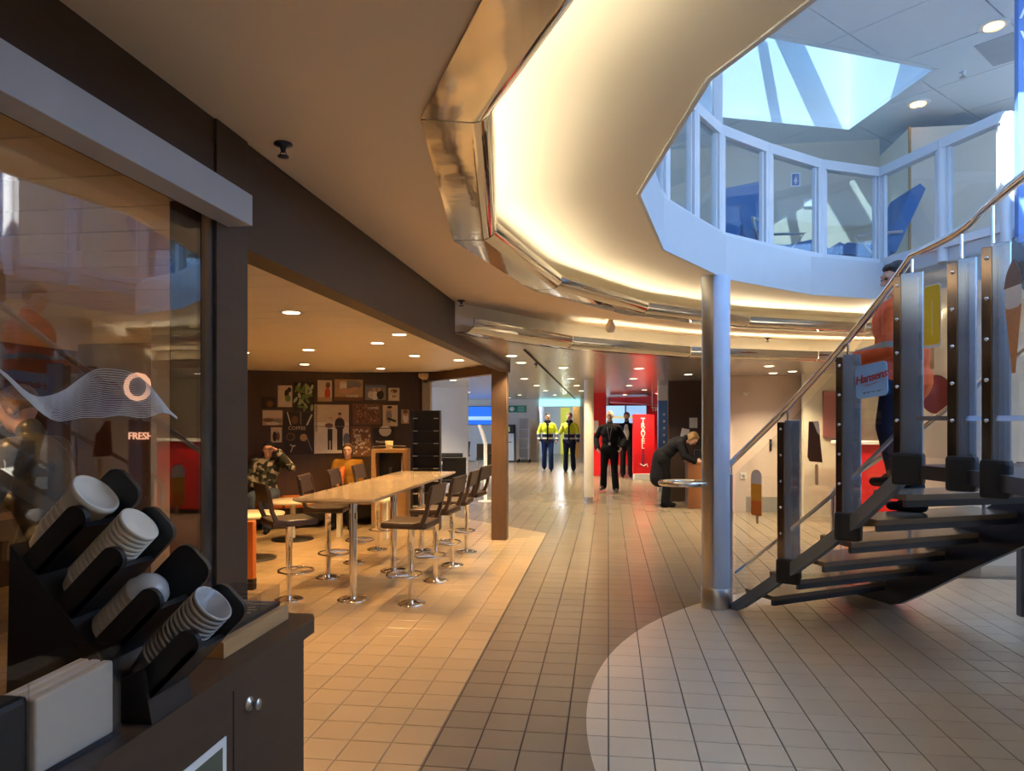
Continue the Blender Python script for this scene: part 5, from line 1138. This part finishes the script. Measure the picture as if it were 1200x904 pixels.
HV = (.62, .75, .02)
hv = lambda n: zone_mat(n, [(.98, (.012, .02, .06)), (1.03, (.55, .56, .55)), (1.13, (.012, .02, .06)), (1.155, (.55, .56, .55)), (3, HV)], .65)
J = STAND(); J.update(kn=((.10, -.10, .52), (-.10, .02, .50)), an=((.11, -.08, .09), (-.10, .22, .12)), el=((.27, .04, 1.16), (-.27, .0, 1.16)), wr=((.27, -.14, .96), (-.26, -.12, .94)))
def hv_front(P, H, V_, s):
    MB().bx(-.022, .022, -.168, -.12, .95, 1.44).build('zip_panel', cNAVY, P)
    o = MB().cap(V_((-.04, -.01, 1.51)), V_((.04, -.01, 1.51)), .068, .068).cap(V_((0, -.03, 1.44)), V_((0, -.06, 1.40)), .075, .07).build('collar', cNAVY, P); bake(o, .012, 3)
def white_front(P, H, V_, s):
    o = MB().ell(V_((0, -.095, 1.22)), (.085, .07, .24)).build('shirt_front', cloth('white_shirt', (.6, .58, .55)), P)
person('worker in yellow and navy jacket with blue trousers, left of the pair', (-1.85, 22.2, 0), R(5), J, hv('hivis_a'), cloth('work_blue', (.02, .05, .16)), cBLK, hDK, extras=hv_front)
J = STAND(); J.update(kn=((.10, .0, .50), (-.10, -.06, .51)), an=((.11, .14, .1), (-.11, -.03, .09)), el=((.26, .03, 1.15), (-.27, -.05, 1.18)), wr=((.25, -.08, .92), (-.18, -.24, 1.30)), hand=(None, (.1, -.4, .8)))
person('worker in yellow and navy jacket with dark trousers, right of the pair', (-1.17, 22.0, 0), R(-4), J, hv('hivis_b'), cNAVY, cBLK, hBR, extras=hv_front)
J = STAND(); J.update(kn=((.10, -.04, .50), (-.13, -.02, .50)), an=((.13, .0, .09), (-.15, .20, .12)), el=((.30, .08, 1.16), (-.31, .10, 1.17)), wr=((.25, -.12, .98), (-.26, -.10, .96)), toe=((.25, -1, 0), (-.3, -1, 0)))
def lanyard(P, H, V_, s):
    MB().tube([V_((.05, -.155, 1.42)), V_((.02, -.17, 1.25)), V_((.0, -.172, 1.10)), V_((-.02, -.17, 1.25)), V_((-.05, -.155, 1.42))], .004, 6).build('lanyard', M_GREYW, P)
    MB().box(V_((0, -.178, 1.06)), (.045, .008, .06)).build('badge', M_GREYW, P)
person('bald man in black walking toward the viewer down the corridor', (.03, 15.95, 0), R(-3), J, cBLK, cBLK, mat('brown_shoe', (.06, .035, .03), .4), None, coat=0, girth=1.02, extras=lanyard)
J = STAND(); person('man in dark jacket and white shirt standing behind the man in black', (.50, 20.3, 0), R(-8), J, cBLK, cBLK, cBLK, hBR, beard=hBR, extras=white_front)
J = STAND(); J.update(pelvis=(0, .20, .92), chest=(0, -.04, 1.15), neck=(0, -.22, 1.26), head=(0, -.36, 1.27), hr=(55, 0, 0), sh=((.16, -.14, 1.18), (-.16, -.14, 1.18)), el=((.21, -.24, .95), (-.21, -.22, .95)), wr=((.14, -.40, .86), (-.14, -.40, .86)), hand=((0, -1, -.2), (0, -1, -.2)), hip=((.09, .19, .86), (-.09, .19, .86)), kn=((.09, .10, .48), (-.09, .10, .48)), an=((.09, .14, .09), (-.09, .14, .09)), coatdir=(0, .12, -1))
person('woman in a long dark coat bending over the desk', (1.16, 13.45, 0), R(82), J, cDGREY, cBLK, cBLK, hBL, coat=.38, height=1.74, hairlen=.03)
# worker on the stairs, facing left
J = STAND(); J.update(sh=((.20, .01, 1.40), (-.20, .01, 1.40)), el=((.28, .02, 1.14), (-.28, .02, 1.14)), wr=((.14, -.24, 1.10), (-.16, -.25, 1.08)), hand=((-.5, -.8, .1), (.5, -.8, .1)), kn=((.13, -.06, .62), (-.10, -.01, .50)), an=((.15, .03, .28), (-.12, .05, .09)), hr=(12, 0, 44), head=(0, -.04, 1.66))
orange = zone_mat('orange_hivis', [(1.12, (.80, .10, .01)), (1.16, (.24, .24, .23)), (3, (.80, .10, .01))], .6)
def radio(P, H, V_, s): MB().box(V_((-.04, -.40, 1.11)), (.06, .16, .02), None, .004).build('phone', M_BLACK, P)
person('worker in orange jacket and dark trousers walking down the stairs', (2.01, 5.32, .95), R(-128), J, orange, cNAVY, cBLK, hDK, vox=.010, height=1.74, girth=1.0, extras=radio, bulk=.175)
# seated man with hand on his head
def SIT(h=.45):
    return dict(pelvis=(0, 0, h+.10), chest=(0, .05, h+.43), neck=(0, .05, h+.62), head=(0, .01, h+.77), hr=(0, 0, 0), sh=((.18, .05, h+.56), (-.18, .05, h+.56)), el=((.25, .0, h+.30), (-.25, .0, h+.30)), wr=((.13, -.24, h+.22), (-.13, -.24, h+.22)),
                hip=((.09, -.02, h+.08), (-.09, -.02, h+.08)), kn=((.12, -.44, h+.06), (-.12, -.44, h+.06)), an=((.12, -.42, .09), (-.12, -.42, .09)), toe=((.1, -1, 0), (-.1, -1, 0)), hand=((-.5, -.7, -.2), (.5, -.7, -.2)))
M_PAT = bpy.data.materials.new('patterned_jacket'); M_PAT.use_nodes = True; nt = M_PAT.node_tree; v_ = nd(nt, 'ShaderNodeTexVoronoi'); v_.inputs['Scale'].default_value = 22; tc = nd(nt, 'ShaderNodeTexCoord'); cr = nd(nt, 'ShaderNodeValToRGB'); nt.links.new(tc.outputs['Object'], v_.inputs['Vector']); nt.links.new(v_.outputs['Color'], cr.inputs[0]); nt.links.new(cr.outputs[0], nt.nodes['Principled BSDF'].inputs['Base Color'])
cr.color_ramp.interpolation = 'CONSTANT'; cr.color_ramp.elements[0].color = (.012, .014, .010, 1); cr.color_ramp.elements[1].position = .55; cr.color_ramp.elements[1].color = (.30, .26, .20, 1); e_ = cr.color_ramp.elements.new(.75); e_.color = (.06, .07, .04, 1); nt.nodes['Principled BSDF'].inputs['Roughness'].default_value = .8
J = SIT(); J.update(el=((.40, -.12, .92), (-.24, -.02, .72)), wr=((.20, -.10, 1.16), (-.10, -.26, .66)), hand=((-.55, .0, .45), (.6, -.6, 0)), hr=(6, 0, 12), head=(.03, -.01, 1.20))
person('seated man in patterned dark jacket resting his hand on his head', (-4.93, 9.98, 0), R(12), J, M_PAT, cloth('jeans', (.08, .11, .17)), cBLK, hDK, shirt=cloth('grey_tee', (.22, .20, .17)), height=1.72)
J = SIT(); J.update(head=(0, -.0, 1.22))
def scarf(P, H, V_, s):
    o = MB().cap(V_((-.05, -.13, .92)), V_((-.13, -.20, .60)), .045, .08).build('scarf', mat('orange_scarf', (.70, .16, .03), .8, var=.5, scale=14), P); bake(o, .012, 3)
person('seated woman in mustard top with an orange scarf', (-3.90, 10.52, 0), R(10), J, cloth('mustard', (.30, .15, .02)), cDGREY, cBLK, hBR, height=1.64, hairlen=.10, extras=scarf)
# man leaning behind the shop glass, facing left
J = STAND(); J.update(chest=(0, -.05, 1.30), neck=(0, -.10, 1.49), head=(0, -.17, 1.63), hr=(18, 0, 0), sh=((.19, -.08, 1.42), (-.19, -.08, 1.42)), el=((.26, -.16, 1.16), (-.26, -.16, 1.16)), wr=((.10, -.40, 1.13), (-.12, -.40, 1.13)), hand=((-.4, -.9, 0), (.4, -.9, 0)))
def logo(P, H, V_, s):
    MB().lathe([(.028, 0), (.045, 0), (.045, .004), (.028, .004)], V_((.262, -.10, 1.36)), 18, m=Matrix.Rotation(R(90), 3, 'Y')).build('sleeve_badge', M_WHITE, P)
M_LJ = mat('dark_green_leather', (.085, .080, .058), .35, var=.25, bump=.5, bscale=18)
person('blond man in dark jacket leaning on a counter behind the shop glass', (-2.90, 3.45, 0), R(-80), J, M_LJ, cDGREY, cBLK, hBL, vox=.010, height=1.80, extras=logo)
